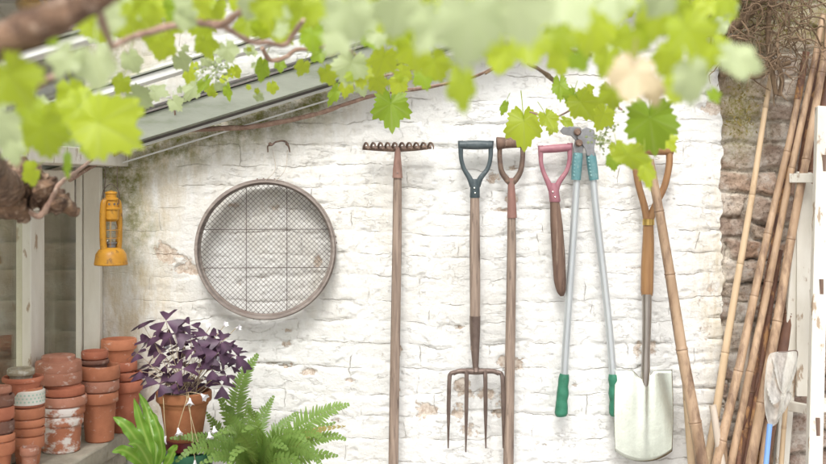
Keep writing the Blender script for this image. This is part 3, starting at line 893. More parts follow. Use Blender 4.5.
m.stube([P(268, 152, 3.575), P(268, 146, 3.56), P(272, 145, 3.545), P(276, 142, 3.57), P(284, 141, 3.57), P(288, 145, 3.545), P(290, 152, 3.56)], [.002, .0025, .0035, .003, .003, .0035, .002], 8, 5, lump=.3)
for u in (270, 287):
    m.lathe([(0, -.010), (.005, -.009), (.006, .0), (.005, .006), (0, .008)], P(u, 144, 3.57), 10, tilt=Matrix.Rotation(R_(90), 3, 'X'))
hk = m.build('wall_hook', STEEL_RUST, loc=P(279, 146, 3.58)); tag(hk, 'rusty iron hook in the wall above the sieve', 'hook')


# ------------------------------------------------------------------ tools
def shaft(m, pts, d, rpx, seg=14, n=6):
    mm = d / F
    ps = [P(u, v, dd if (dd := (q[2] if len(q) > 2 else d)) else d) for q in pts for (u, v) in [q[:2]]]
    m.stube(ps, [r * mm for r in rpx] if hasattr(rpx, '__len__') else rpx * mm, seg, n)


def floor_v(d):
    return HZ + CAMZ / d * F


# rake
DT = 3.545
rk = thing('garden_rake', P(393, 600, DT), 'long wooden rake standing head up with curled iron teeth, left of the fork', 'rake')
m = MB(); shaft(m, [(397.5, 172), (397, 240), (395.5, 330), (394, 420), (392.5, 540), (391.5, 650)], DT, [4.3, 4.8, 4.9, 5.0, 5.2, 5.2]); m.build('handle', WOOD_GREY, rk)
m = MB(); shaft(m, [(397.8, 147), (397.6, 155), (397.5, 168), (397.4, 178)], DT - .002, [2.8, 3.2, 4.6, 5.2]); fr = m.build('ferrule', surf('rusted ferrule', (.34, .2, .16), (.22, .13, .1), (60, 60, 20), c3=(.42, .3, .25), p3=(.55, .7), bump=.4, rough=.65), rk)
m = MB(); m.lathe([(0, .0022), (.003, .001), (.0034, -.002)], P(397.5, 173, DT - .018), 8, tilt=Matrix.Rotation(R_(90), 3, 'X')); m.build('rivet', STEEL_DARK, fr)
m = MB(); shaft(m, [(362.5, 148), (380, 148.6), (397, 149), (415, 148.4), (431.5, 147)], DT, [2.0, 2.6, 3.0, 2.6, 2.0], 8); m.build('head_bar', STEEL_RUST, rk)
for k in range(10):
    u = 364 + k * 7.1
    m = MB(); p = P(u, 148.4, DT)
    m.stube([p, p + V(.001, -.012, .008), p + V(.006, -.03, .016), p + V(.013, -.05, .013), p + V(.017, -.064, .002), p + V(.016, -.07, -.006)], [.0042, .004, .0038, .0034, .0028, .0014], 8, 5)
    m.build('tooth', STEEL_RUST, rk)


def dhandle(root, d, u0, u1, vt, un, vn, us, vs1, mat_f, mat_g, gr=4.4, tilt=0, neckr=4.6):
    """D grip: arms from grip ends (u0,u1 at vt) to the neck (un,vn), socket down to (us,vs1)"""
    mm = d / F
    m = MB()
    for sgn, ue in ((-1, u0), (1, u1)):
        vt_ = vt + (tilt if sgn < 0 else -tilt)
        shaft(m, [(ue, vt_ - 4.2), (ue + sgn * -.2, vt_ + 3), (ue - sgn * .7, vt_ + 14), (ue - sgn * 3.6, vt_ + 24), (un + sgn * 5.6, vn - 6), (un + sgn * 2.2, vn + 2)], d, [2.9, 2.6, 2.2, 2.3, 2.8, 3.4], 10, 6)
    m.tube([P(un, vn - 5, d), P(un, vn + 2, d), P(us, vs1 - 1, d), P(us, vs1, d)], [neckr * .75 * mm, neckr * 1.05 * mm, neckr * 1.12 * mm, neckr * 1.02 * mm], 14)
    f = m.build('grip_frame', mat_f, root)
    m = MB(); p0 = P(u0 - 1, vt + tilt, d); p1 = P(u1 + 1, vt - tilt, d)
    k = 9; pts = [p0.lerp(p1, t / k) for t in range(k + 1)]
    m.tube(pts, [gr * mm * (.86 + .16 * math.sin(math.pi * t / k)) for t in range(k + 1)], 14); m.build('grip', mat_g, root)
    m = MB()
    for (uu, vv) in ((un - .5, vn + 4), (us + .3, vs1 - 5)):
        m.lathe([(0, .0022), (.0026, .001), (.003, -.003)], P(uu, vv, d - neckr * 1.1 * mm / 1), 8, tilt=Matrix.Rotation(R_(90), 3, 'X'))
    m.build('rivets', STEEL_BRIGHT, f)


# fork
fk = thing('digging_fork', P(475, 448, DT), 'digging fork with slate grey D grip and four dark tines hung on the wall', 'garden fork')
dhandle(fk, DT, 460.5, 491, 145, 475, 184, 474.8, 198, PL_GREY, PL_GREY, 4.6)
m = MB(); shaft(m, [(474.8, 197), (474.8, 240), (475, 290), (475, 330), (475, 350)], DT, [4.6, 5.3, 5.3, 5.0, 4.4]); m.build('handle', WOOD_GREY, fk)
m = MB(); shaft(m, [(475, 316), (475, 332), (475.2, 352), (475.6, 366), (475.8, 372)], DT - .001, [5.5, 5.3, 4.1, 3.0, 2.4]); m.build('socket', STEEL_DARK, fk)
m = MB(); shaft(m, [(475.8, 366), (476, 371), (476, 373)], DT, [2.8, 4.4, 3.2], 10); shaft(m, [(453, 373.5), (460, 371), (476, 371.5), (492, 371), (499, 373.5)], DT, [2.2, 2.5, 3.3, 2.5, 2.2], 10); m.build('shoulder', STEEL_DARK, fk)
for pts in ([(455, 372), (450.5, 374), (449.3, 381), (448.6, 410), (448.2, 448)], [(466.5, 371), (466.6, 380), (466.3, 410), (465.8, 452)], [(485.2, 371), (485.4, 380), (485.6, 410), (485.8, 448)], [(497, 372), (501.3, 374), (502.6, 381), (503.2, 410), (503.2, 448)]):
    m = MB(); dd = [DT - .0, DT - .004, DT - .02, DT - .012, DT][-len(pts):]
    shaft(m, [(u, v, q) for (u, v), q in zip(pts, dd)], DT, [2.2, 2.2, 2.1, 2.0, .7][-len(pts):], 8); m.build('tine', STEEL_DARK, fk)

# split-handled tool
sp_ = thing('split_handle_spade', P(510, 640, DT), 'weathered tool with forked iron grip and red ferrule, right of the digging fork', 'garden tool')
m = MB(); shaft(m, [(511.5, 212), (511.5, 260), (510.5, 330), (509, 410), (508, 520), (507.5, 640)], DT, [4.2, 4.7, 5.0, 5.2, 5.2, 5]); m.build('handle', WOOD_GREY, sp_)
m = MB(); shaft(m, [(511.5, 178), (511.3, 186), (511.8, 205), (512, 218)], DT - .001, [3.0, 3.6, 4.4, 4.9]); m.build('ferrule', PAINT_RED, sp_)
for pts in ([(511.5, 184), (506.5, 179), (501.5, 171), (499.7, 158), (499.8, 146)], [(511.5, 184), (516, 179), (520.5, 171), (522.6, 158), (522.6, 144)]):
    m = MB(); shaft(m, pts, DT, [3.2, 3.2, 2.8, 2.5, 2.5], 10); m.build('prong', STEEL_RUST, sp_)
m = MB(); p0 = P(496.5, 143.5, DT); p1 = P(527, 142, DT)
m.tube([p0, p0.lerp(p1, .02), p0.lerp(p1, .3), p0.lerp(p1, .7), p0.lerp(p1, .98), p1], [5.6 * DT / F, 6.6 * DT / F, 5.4 * DT / F, 5.4 * DT / F, 6.6 * DT / F, 5.6 * DT / F], 12); m.build('grip', WOOD_DARK, sp_)

# broken pink handle
pk = thing('broken_handle', P(561, 296, DT), 'broken off dark wooden handle with faded pink D grip, between fork and loppers', 'tool handle')
dhandle(pk, DT, 540.5, 570, 148.5, 553.5, 188, 555, 202, PL_PINK, PL_PINK, 4.2, tilt=1.2, neckr=5.0)
m = MB(); shaft(m, [(554.5, 200), (556.5, 225), (558.5, 255), (560, 280), (561.3, 291), (562, 296)], DT, [4.6, 6.2, 6.6, 6.2, 4.6, 1.8], 14, 6); m.build('handle', WOOD_DARK, pk)

# loppers
DL = 3.55
lp = thing('garden_loppers', P(590, 416, DL), 'long grey metal loppers with teal sleeves and green grips hung jaws up', 'loppers')
m = MB(); shaft(m, [(577.6, 165), (575, 210), (571, 270), (567.5, 320), (564, 380)], DL, [3.3, 3.6, 3.7, 3.7, 3.7]); m.build('handle_tube', ALU, lp)
m = MB(); shaft(m, [(592, 165), (596, 210), (603, 270), (608.5, 320), (613.5, 380)], DL, [3.3, 3.6, 3.7, 3.7, 3.7]); m.build('handle_tube', ALU, lp)
for pts in ([(578, 153), (577.6, 158), (576.6, 170), (576, 180)], [(590.5, 153), (591.2, 158), (592.8, 170), (594, 180)]):
    m = MB(); shaft(m, pts, DL - .002, [4.6, 5.2, 5.2, 4.8]); sl = m.build('sleeve', PL_TEAL, lp)
    m = MB()
    for k in range(7):
        for q in range(2):
            t = (k + .5 * q) / 7.2; u = pts[0][0] + (pts[-1][0] - pts[0][0]) * t + (q - .5) * 4.2; v = 154.5 + t * 25
            m.lathe([(0, .0016), (.003, .001), (.0042, -.0015)], P(u, v, DL - .017 + .0015 * 1), 8, tilt=Matrix.Rotation(R_(90), 3, 'X'))
    m.build('grip_studs', surf('pale teal plastic', (.17, .32, .33), (.22, .36, .36), (40, 40, 40), bump=0), sl)
for pts, rr in (([(564.4, 374), (563.8, 379), (563, 386), (562.8, 393), (561.8, 400), (561.6, 407), (561.2, 413), (561.4, 416)], [4.6, 5.4, 5.2, 6.1, 5.6, 6.3, 6.6, 5.2]),
                ([(613.4, 374), (613.6, 379), (614.2, 386), (614.4, 393), (615, 400), (615.2, 407), (615.6, 413), (615.6, 416)], [4.6, 5.4, 5.0, 6.0, 5.4, 6.2, 6.4, 5.0])):
    m = MB(); shaft(m, pts, DL - .002, rr, 14, 5); m.build('grip', PL_GREEN, lp)
pp = lambda pts, d: [P(u, v, d) for u, v in pts]
m = MB(); m.prism(pp([(574, 156), (573, 148), (575, 140), (571, 136), (563, 134.5), (560, 131), (563, 127), (572, 126.5), (580, 127.5), (585, 133), (585, 142), (583, 150), (582, 156)], DL - .004), .008); m.build('hook_jaw', STEEL_GREY, lp, bevel=.0015)
m = MB(); m.prism(pp([(587, 156), (585, 149), (581, 143), (577, 138), (579, 131), (586, 127), (594, 130), (596, 139), (594, 148), (595, 156)], DL - .014), .007); m.build('cutting_blade', STEEL_GREY, lp, bevel=.0015)
for (u, v) in ((577.5, 132), (579, 143)):
    m = MB(); m.lathe([(0, .008), (.009, .008), (.011, .004), (.0125, .003), (.0125, -.004), (0, -.004)], P(u, v, DL - .02), 8, tilt=Matrix.Rotation(R_(90), 3, 'X')); m.build('pivot_bolt', STEEL_RUST, lp)

# spade
DS = 3.54
sd = thing('digging_spade', P(643, 461, DS), 'spade with bright steel blade and honey wooden split handle', 'spade')
for pts in ([(648, 232), (647.5, 222), (644, 205), (638.5, 185), (635.5, 166), (635, 152)], [(648.5, 232), (650, 220), (656, 204), (664.5, 186), (669, 166), (669.5, 152)]):
    m = MB(); shaft(m, pts, DS, [4.2, 4.2, 3.6, 3.5, 3.5, 3.5], 12); m.build('prong', WOOD_HONEY, sd)
m = MB(); shaft(m, [(632, 150), (640, 150), (652, 149.5), (664, 150), (673, 150)], DS, [4.6, 5.2, 5.6, 5.2, 4.6], 12); m.build('grip', WOOD_HONEY, sd)
m = MB(); shaft(m, [(648.3, 218), (648.3, 240), (647.5, 265), (647, 290), (646.9, 296)], DS, [5.0, 5.8, 6.4, 6.3, 5.4]); m.build('handle', WOOD_HONEY, sd)
m = MB(); shaft(m, [(648.4, 219), (648.4, 225)], DS - .001, [5.9, 6.0], 16); bd = m.build('brass_band', BRASS, sd)
m = MB(); shaft(m, [(646.9, 294), (646.8, 320), (646, 350), (645.5, 372), (645, 384), (644.8, 396)], DS - .004, [5.0, 4.6, 4.0, 4.6, 3.6, .8], 14); m.build('socket', surf('worn steel socket', (.5, .46, .42), (.36, .32, .29), (30, 30, 6), bump=.15, bscale=90, rough=.3, metallic=.9), sd)
m = MB()
NU, NV = 61, 24
vs = []; fs = []
for j in range(NV):
    t = j / (NV - 1)
    for i in range(NU):
        s = -1 + 2 * i / (NU - 1)
        u = 643.6 + s * (28.4 + 1.2 * math.sin(t * 3.0))
        vt = 369.5 + 1.0 * (1 - abs(s)) + 11 * max(0, 1 - abs(s) / .38)
        vb = 461.5 - 10.5 * abs(s) ** 2.2
        v = vt + (vb - vt) * t
        dd = DS + .006 - .010 * (1 - t) ** 2 + .005 * (s * s) * (1 - .3 * t) - .006 * math.exp(-(s / .13) ** 2) * (1 - t) ** .6 - .06 * t + .014 * t * t
        vs.append(P(u, v, dd))
for j in range(NV - 1):
    for i in range(NU - 1):
        a = j * NU + i; fs.append((a, a + 1, a + NU + 1, a + NU))
m.add(vs, fs)
o = m.build('blade', STEEL_BRIGHT, sd); q = o.modifiers.new('thick', 'SOLIDIFY'); q.thickness = .0022; q.offset = 1


# ------------------------------------------------------------------ bamboo canes
def cane(a, b, d0, d1, r0, r1, mat_, label, step=38, name='bamboo_cane', bend=.0, ext=True, hook=0, cat='cane', phase=.5):
    """a top pixel, b lower pixel; the foot runs on to the ground"""
    p0 = P(*a, d0); p1 = P(*b, d1)
    if ext:
        t = (p0.z - .012) / (p0.z - p1.z); foot = p0 + (p1 - p0) * t
    else:
        foot = p1; t = 1
    L = (foot - p0).length
    mm = 3.45 / F
    stp = step * mm
    ts = [0.0]; rs = [1.0]
    k = phase * stp
    kinds = [(0, 1.0)]
    pos = []
    while k < L:
        pos.append(k); k += stp * random.uniform(.7, 1.25)
    prof = [(0, 1.0)]
    for q in pos:
        prof += [(q - .03, 1.0), (q - .010, .98), (q - .0035, 1.03), (q - .0012, 1.11), (q + .0008, 1.1), (q + .003, .98), (q + .006, 1.08), (q + .014, 1.0)]
    prof += [(L, 1.0)]
    prof = [x for x in prof if 0 <= x[0] <= L]
    prof.sort()
    m = MB(); pts = []; rr = []
    side = Vector((1, 0, 0))
    for (q, f) in prof:
        s = q / L
        pts.append(p0.lerp(foot, s) + side * (bend * math.sin(math.pi * s * t if t < 2 else math.pi * s)) + V(.002 * math.sin(q * 9 + phase * 9), 0, 0))
        rr.append((r0 + (r1 - r0) * min(1, s * t)) * mm * f)
    nda = []
    for (q, f) in prof:
        nda += [max([1.0 if abs(q - z) < .004 else (.35 if -.011 < q - z < 0 else 0.0) for z in pos] + [0.0])] * 12
    m.tube(pts, rr, 12, node=nda)
    o = m.build(name, mat_, loc=foot)
    return tag(o, label, cat, 'canes leaning on the wall by the pier')


cane((650, 160), (702, 464), 3.47, 3.36, 4.4, 6.3, BAMBOO, 'thick tan bamboo cane leaning left across the spade handle', 84, phase=.62)
cane((772, 72), (717, 404), 3.56, 3.52, 2.6, 4.2, BAMBOO_PALE, 'slim pale cane standing apart in front of the bare brickwork', 92, phase=.4)
cane((806, 52), (738, 464), 3.57, 3.5, 3.6, 4.6, BAMBOO_DARK, 'dark purplish brown cane behind the tan bamboo, closest to the bare brick', 44, phase=.3)
cane((798, 100), (717, 464), 3.53, 3.40, 3.2, 4.9, BAMBOO, 'tan bamboo cane, leftmost of the leaning bundle', 78, phase=.7)
cane((824, 14), (731, 464), 3.52, 3.41, 3.1, 4.0, BAMBOO, 'long slim golden cane second from the left in the bundle', 96, phase=.6)
cane((831, 20), (751, 464), 3.50, 3.36, 3.6, 5.1, BAMBOO, 'stout bamboo cane with bold knots in the middle of the bundle', 100, phase=.55)
cane((832, 60), (764, 464), 3.54, 3.46, 4.6, 5.4, BAMBOO_DARK, 'dark mottled orange and black cane at the right of the bundle', 50, phase=.2)
cane((752, 300), (736, 464), 3.55, 3.5, 3.4, 3.8, CANE_GREY, 'greyish green cane in the shade between two tan canes', 60, phase=.5)
cane((712, 405), (722, 464), 3.42, 3.4, 3.6, 4.0, CANE_GREY, 'short grey cut cane beside the thick left leaning bamboo', 80, phase=.9)
cane((684, 372), (692, 464), 3.50, 3.47, 2.8, 3.8, BAMBOO_PALE, 'pale thin cane just left of the thick left leaning bamboo', 90, phase=.3)
cane((691, 380), (698, 464), 3.54, 3.52, 2.4, 3.2, BAMBOO, 'slender brown cane hidden behind the thick left leaning bamboo', 90, phase=.4)
cane((724, 440), (728, 500), 3.45, 3.44, 3.0, 3.4, BAMBOO, 'short stub of cane low between the grey cut cane and the bundle', 80, phase=.4)
cane((741, 430), (736, 500), 3.46, 3.44, 2.6, 3.0, BAMBOO_DARK, 'short dark cane low inside the bundle', 60, phase=.4)
cane((768, 420), (757, 500), 3.42, 3.4, 3.4, 3.8, BAMBOO, 'short tan cane beside the blue net pole', 90, phase=.6)
cane((800, 231), (770, 464), 3.50, 3.48, 1.8, 2.6, TWIG, 'thin brown stick behind the net against the ladder', 60, phase=.5)
cane((786, 400), (779, 500), 3.40, 3.39, 2.2, 2.8, BAMBOO_PALE, 'thin pale cane under the net', 90, phase=.3)

cane((780, 250), (744, 464), 3.56, 3.5, 3.0, 3.6, BAMBOO_DARK, 'dark cane in the gap between the golden cane and the stout knotted cane', 56, phase=.3)
cane((792, 270), (756, 464), 3.55, 3.49, 3.0, 3.6, BAMBOO_DARK, 'dark cane glimpsed between the stout knotted cane and the mottled cane', 50, phase=.7)
cane((772, 330), (730, 464), 3.55, 3.47, 2.4, 3.0, BAMBOO_DARK, 'thin brown cane crossing behind the leftmost cane of the bundle', 64, phase=.7)
cane((820, 30), (800, 180), 3.575, 3.575, 3.2, 3.6, BAMBOO_DARK, 'dark brown cane behind the tops of the bundle', 70, phase=.7)

# ------------------------------------------------------------------ white stepladder
ld = thing('wooden_ladder', (1.28, -.2, 0), 'white painted wooden stepladder with flaking paint at the right edge', 'ladder')


def line_to_floor(a, b, d0, d1):
    p0 = P(*a, d0); p1 = P(*b, d1); t = p0.z / (p0.z - p1.z)
    return p0, p0 + (p1 - p0) * t


m = MB(); p0, p1 = line_to_floor((823, 107), (814, 464), 3.36, 3.2); m.beam(p0, p1, .042, .03)
fr = m.build('front_rail', PAINT_W, ld, bevel=.003)
for v in (166, 290, 428):
    t = (v - 107) / 357; u = 823 - 9 * t; d = 3.36 - .16 * t
    m = MB(); c = P(u + 1, v, d); m.beam(c + V(0, -.0158, .034), c + V(0, -.0158, -.034), .011, .006); m.build('mortise', WOOD_DARK, fr)
m = MB(); p0, p1 = line_to_floor((823, 107), (814, 464), 3.36, 3.2); m.beam(p0 + V(.36, 0, 0), p1 + V(.46, 0, 0), .042, .03); m.build('front_rail', PAINT_W, ld, bevel=.003)
m = MB(); p0, p1 = line_to_floor((804, 172), (781, 464), 3.47, 3.5); m.beam(p0, p1, .045, .025); m.build('rear_leg', PAINT_W, ld, bevel=.003)
m = MB(); p0, p1 = line_to_floor((804, 172), (781, 464), 3.47, 3.5); m.beam(p0 + V(.42, 0, 0), p1 + V(.52, 0, 0), .045, .025); m.build('rear_leg', PAINT_W, ld, bevel=.003)
for v in (178, 296, 408, 520):
    t = (v - 107) / 357; d = 3.36 - .16 * t
    m = MB(); a = P(826 - 9 * t, v, d); m.box((a.x, a.y - .01, a.z - .012), (a.x + .36 + .1 * t, a.y + .1, a.z + .012)); m.build('tread', PAINT_W, ld, bevel=.003)
for v in (178, 408):
    t = (v - 107) / 357
    m = MB(); a = P(808 - 10 * t, v, 3.42 - .02 * t); m.beam(a + V(-.03, .05, 0), a + V(.05, -.06, 0.0), .03, .02, side=(0, 0, 1)); m.build('brace', PAINT_W, ld, bevel=.002)
m = MB(); a = P(800, 290, 3.46); m.box((a.x - .01, a.y, a.z - .34), (a.x + .05, a.y + .012, a.z + .34)); m.build('back_panel', PAINT_W, ld)

# ------------------------------------------------------------------ fishing net
DN = 3.28
nt_ = thing('fishing_net', P(766, 470, DN), 'small white mesh hand net on a blue pole among the canes', 'net')
hoop = [(770, 428), (766, 414), (764.5, 396), (766, 372), (769, 356), (775, 352.5), (786, 351.5), (795, 350.5), (797.5, 353), (796, 362), (790, 384), (783, 408), (777, 420)]
hp = [P(u, v, DN + .03 * (1 - (v - 350) / 80) ) for u, v in hoop]
cl, _ = catmull(hp + [hp[0]], 6)
m = MB(); m.tube(cl[32:66], .0019, 8); m.build('wire_frame', STEEL_DARK, nt_)
m = MB(); cen = sum((Vector(q) for q in hp), Vector()) / len(hp)
rings = 12; N = len(cl) - 1; vs = []; fs = []
for j in range(rings + 1):
    t = j / rings
    for k in range(N):
        q = cl[k].lerp(cen + V(.005, 0, -.035), t)
        bag = .055 * math.sin(min(1, t * 1.6) * math.pi / 2)
        wr = (.009 * math.sin(k * .31 + t * 3) + .006 * math.sin(k * .57 + 6 * t + 1) + .003 * math.sin(k * 1.1 + 9 * t)) * t * (1 - t) * 4
        q = q + V(wr, -bag * .55 + wr, -.018 * math.sin(t * math.pi))
        vs.append(q)
for j in range(rings):
    for k in range(N):
        fs.append((j * N + k, j * N + (k + 1) % N, (j + 1) * N + (k + 1) % N, (j + 1) * N + k))
m.add(vs, fs)
nm, ntree, out = new_mat('white netting')
df = nd(ntree, 'ShaderNodeBsdfDiffuse'); df.inputs[0].default_value = (.75, .74, .7, 1)
tl_ = nd(ntree, 'ShaderNodeBsdfTranslucent'); tl_.inputs[0].default_value = (.75, .74, .7, 1)
tp = nd(ntree, 'ShaderNodeBsdfTransparent'); m1 = nd(ntree, 'ShaderNodeMixShader'); m2 = nd(ntree, 'ShaderNodeMixShader')
m1.inputs[0].default_value = .4
ntree.links.new(df.outputs[0], m1.inputs[1]); ntree.links.new(tl_.outputs[0], m1.inputs[2])
wv = noise(ntree, coords(ntree, (40, 40, 14)), 1.0, 4)
ntree.links.new(ramp(ntree, wv, [(.38, .42), (.62, .8)]), m2.inputs[0])
ntree.links.new(tp.outputs[0], m2.inputs[1]); ntree.links.new(m1.outputs[0], m2.inputs[2]); ntree.links.new(m2.outputs[0], out.inputs[0])
m.tube(cl[:-1], .0012, 6, closed=True)
m.build('net_bag', nm, nt_)
m = MB(); p0, p1 = line_to_floor((769.8, 424), (766, 464), DN, DN - .01); m.tube([p0, p1], 2.7 * DN / F, 12); m.build('pole', BLUE, nt_)

# ------------------------------------------------------------------ vine
vine = thing('grape_vine', (-1.05, -1.35, 0), 'grape vine with gnarled trunk and fresh green leaves spreading over the wall', 'vine')
R1 = random.Random(5)
m = MB()
tr = [P(78, 213, 2.22), P(66, 206, 2.2), P(50, 198, 2.2), P(34, 190, 2.2), P(14, 190, 2.2), P(-20, 192, 2.2), P(-75, 205, 2.22), V(-1.06, -1.36, 1.2), V(-1.04, -1.34, .6), V(-1.06, -1.35, 0)]
m.stube(tr, [.008, .02, .03, .042, .04, .038, .04, .045, .045, .055], 18, 10, lump=.38)
m.stube([P(46, 182, 2.19), P(30, 172, 2.17), P(12, 172, 2.18), P(-8, 178, 2.2)], [.012, .024, .028, .02], 14, 8, lump=.45)
m.stube([P(-8, 205, 2.2), P(8, 206, 2.15), P(20, 212, 2.16), P(28, 220, 2.18)], [.03, .03, .022, .008], 14, 8, lump=.4)
for (u, v, r) in ((8, 198, .03), (22, 181, .028), (44, 190, .026), (58, 204, .018), (-2, 185, .03)):
    m.stube([P(u - 6, v + 3, 2.17), P(u, v, 2.155), P(u + 7, v - 2, 2.175)], [r * .5, r, r * .55], 12, 6, lump=.5)
m.build('trunk', BARK, vine)


def branch(pts, rpx, mat_=BARK_PINK, seg=9, lump=.25, n=8):
    m = MB(); rs = rpx if hasattr(rpx, '__len__') else [rpx] * len(pts)
    m.stube([P(*p) for p in pts], [r * p[2] / F for r, p in zip(rs, pts)], seg, n, lump=lump)
    return m.build('branch', mat_, vine)


branch([(-60, 68, 1.02), (0, 42, 1.0), (50, 20, .98), (95, -4, .96), (170, -50, .95)], [19, 20, 18, 15, 14], BARK, 16, .15)
branch([(10, 195, 2.2), (-25, 150, 1.6), (-60, 90, 1.15), (-60, 68, 1.02)], [16, 18, 19, 19], BARK, 14, .2)
branch([(36, 88, 1.25), (46, 80, 1.2), (60, 73, 1.2), (75, 62, 1.15)], [3.5, 3.5, 3, 2.5])
branch([(28, 46, 1.05), (34, 38, 1.08), (46, 32, 1.1), (60, 33, 1.15), (72, 28, 1.1)], [3, 4, 3.5, 2.5, 2])
branch([(112, 48, 1.264), (130, 38, 1.295), (150, 32, 1.326), (180, 24, 1.365), (205, 23, 1.404), (222, 25, 1.404), (238, 14, 1.365), (255, 4, 1.326), (270, -2, 1.287), (310, -14, 1.248)], [2.5, 3.2, 3.6, 3.8, 4, 4.6, 4, 3.6, 3.2, 3])
branch([(95, -4, .97), (105, 30, 1.1), (112, 48, 1.264)], [5, 4, 2.5])
branch([(222, 25, 1.404), (236, 34, 1.443), (252, 42, 1.482), (268, 43, 1.521), (284, 45, 1.560), (294, 34, 1.560), (303, 20, 1.521)], [3.6, 2.8, 2.8, 2.6, 2.8, 3, 2.4])
branch([(262, 48, 2.05), (270, 60, 2.1), (284, 58, 2.1), (296, 50, 2.1), (310, 49, 2.1), (325, 46, 2.1), (332, 54, 2.1), (345, 36, 2.0), (360, 22, 1.9)], [2, 2.4, 2.2, 2, 2, 2.2, 3.2, 2.2, 1.8])
branch([(312, 48, 2.1), (322, 54, 2.15), (340, 50, 2.1), (356, 55, 2.1)], [1.6, 2, 1.8, 1.4])
branch([(194, 14, 1.7), (198, 6, 1.65), (192, -6, 1.6)], [2.5, 3, 3])
branch([(70, 180, 3.2), (92, 166, 3.42), (122, 150, 3.5), (150, 136, 3.53), (175, 131, 3.55), (215, 129, 3.55), (250, 127, 3.55), (285, 121, 3.55), (320, 113, 3.55), (352, 102, 3.54), (385, 93, 3.5), (425, 88, 3.3), (470, 78, 3.1), (497, 66, 3.0)], [2.2, 2.4, 2.8, 3.0, 2.6, 2.7, 2.6, 2.4, 2.3, 2.2, 2, 1.8, 1.6, 1.4], BARK_PINK, 9, .2)
branch([(22, 205, 2.18), (36, 216, 2.15), (44, 212, 2.15), (52, 198, 2.14), (60, 184, 2.14), (76, 172, 2.3), (92, 160, 2.6)], [2.5, 3.2, 3.2, 2.6, 2.4, 2, 1.6])
branch([(485, 74, 2.7), (498, 66, 2.7), (506, 62, 2.7)], [1.2, 1.4, 1.2], TWIG)
branch([(528, 64, 2.5), (540, 70, 2.6), (553, 80, 2.8), (566, 92, 2.9), (582, 103, 3.0)], [1.6, 2, 2.6, 2, 1.2], TWIG)
branch([(552, 46, 1.9), (578, 52, 2.0), (598, 56, 2.1), (612, 52, 2.1), (620, 40, 2.1), (626, 28, 2.0)], [1.5, 1.6, 1.6, 1.6, 1.7, 1.4], TWIG)
branch([(598, 50, 2.1), (616, 42, 2.1), (640, 30, 2.0), (680, 10, 1.9), (720, -8, 1.8)], [1.4, 1.6, 2, 2.4, 2.6])
branch([(300, -10, 1.6), (400, -6, 1.5), (500, -12, 1.5), (600, -6, 1.6), (720, -8, 1.8)], [3, 3, 3, 3, 2.8])
branch([(372, 85, 2.5), (385, 76, 2.5), (420, 68, 2.4), (448, 60, 2.3)], [1, 1.1, 1.1, 1])
branch([(350, 50, 2.0), (372, 74, 2.5), (380, 84, 2.8), (386, 92, 2.9)], [1.6, 1.3, 1.1, .9])
branch([(174, 128, 3.5), (175, 114, 3.45), (173, 104, 3.42)], [.9, 1.0, .8])
branch([(622, 110, 2.3), (608, 98, 2.4), (596, 100, 2.5), (575, 108, 2.7), (552, 118, 2.8), (530, 112, 2.85)], [1, 1.1, 1.1, 1.1, 1.0, .9])


def leaf_verts(rd, serr=True, narrow=1.0):
    """grape leaf outline in unit size; tip at +y, petiole at origin"""
    n = 84; rings = (.0, .3, .62, .85, 1.0)
    L = [(0, 1.0), (R_(58), .86 + rd.uniform(-.06, .06)), (R_(-58), .86 + rd.uniform(-.06, .06)), (R_(122), .66), (R_(-122), .66)]
    deep = rd.uniform(.24, .42)
    w = rd.uniform(.07, .1)
    vs, ve, ring = [], [], []
    cup = rd.uniform(-.15, .35); droop = rd.uniform(.05, .5); ph = rd.uniform(0, 6); wav = rd.uniform(.03, .08)
    tb = []
    for k in range(n):
        a = -math.pi + 2 * math.pi * k / n
        r = .60
        vv = 0
        for (la, ll) in L:
            dlt = abs(math.atan2(math.sin(a - la), math.cos(a - la)))
            r = max(r, ll * (1 - deep * (dlt / .6) ** 1.25))
            vv = max(vv, 1 - dlt / .085)
        s = abs(abs(a) - math.pi)
        if s < .42:
            r = min(r, .16 + .5 * (s / .42))
        if serr:
            r *= 1 + w * (1 - abs((k % 4) - 2) / 1.0) * .9
        tb.append((a, r, max(0, vv)))
    for t in rings:
        for (a, r, vv) in tb:
            x = math.sin(a) * r * t * narrow; y = math.cos(a) * r * t
            z = cup * abs(x) - droop * max(0, y) ** 2 * .6 - .22 * x * x + wav * math.sin(4 * a + ph) * t * t + .03 * vv * t
            vs.append((x, y + .0, z)); ve.append(vv * (1.0 if t > 0 else 1.0) * (1 - .5 * t))
    fs = []
    for j in range(len(rings) - 1):
        for k in range(n):
            if j == 0:
                fs.append((k, (j + 1) * n + (k + 1) % n, (j + 1) * n + k))
            else:
                fs.append((j * n + k, j * n + (k + 1) % n, (j + 1) * n + (k + 1) % n, (j + 1) * n + k))
    return vs, fs, ve


def put_leaf(m, c, R, ang, rd, tilt=.45, narrow=1.0, petiole=True):
    vs, fs, ve = leaf_verts(rd, True, narrow)
    a = R_(ang)
    tip = Vector((math.sin(a), rd.uniform(-tilt, tilt) * .8, -math.cos(a))).normalized()
    n = Vector((rd.uniform(-tilt, tilt), -1, rd.uniform(-tilt, tilt) + .15))
    n = (n - tip * n.dot(tip)).normalized(); x = tip.cross(n)
    c0 = c - tip * (R * .22)
    out = [c0 + x * (q[0] * R) + tip * (q[1] * R) + n * (q[2] * R) for q in vs]
    m.add(out, fs, tone=rd.random(), vein=ve)
    if petiole:
        b = c0 - tip * (R * rd.uniform(.5, 1.0)) + V(rd.uniform(-.3, .3) * R, R * .5, R * .35)
        m.stube([c0, c0.lerp(b, .5) + V(0, 0, R * .08), b], [R * .014 + .0004] * 3, 5, 4, tone=.8, vein=.8)


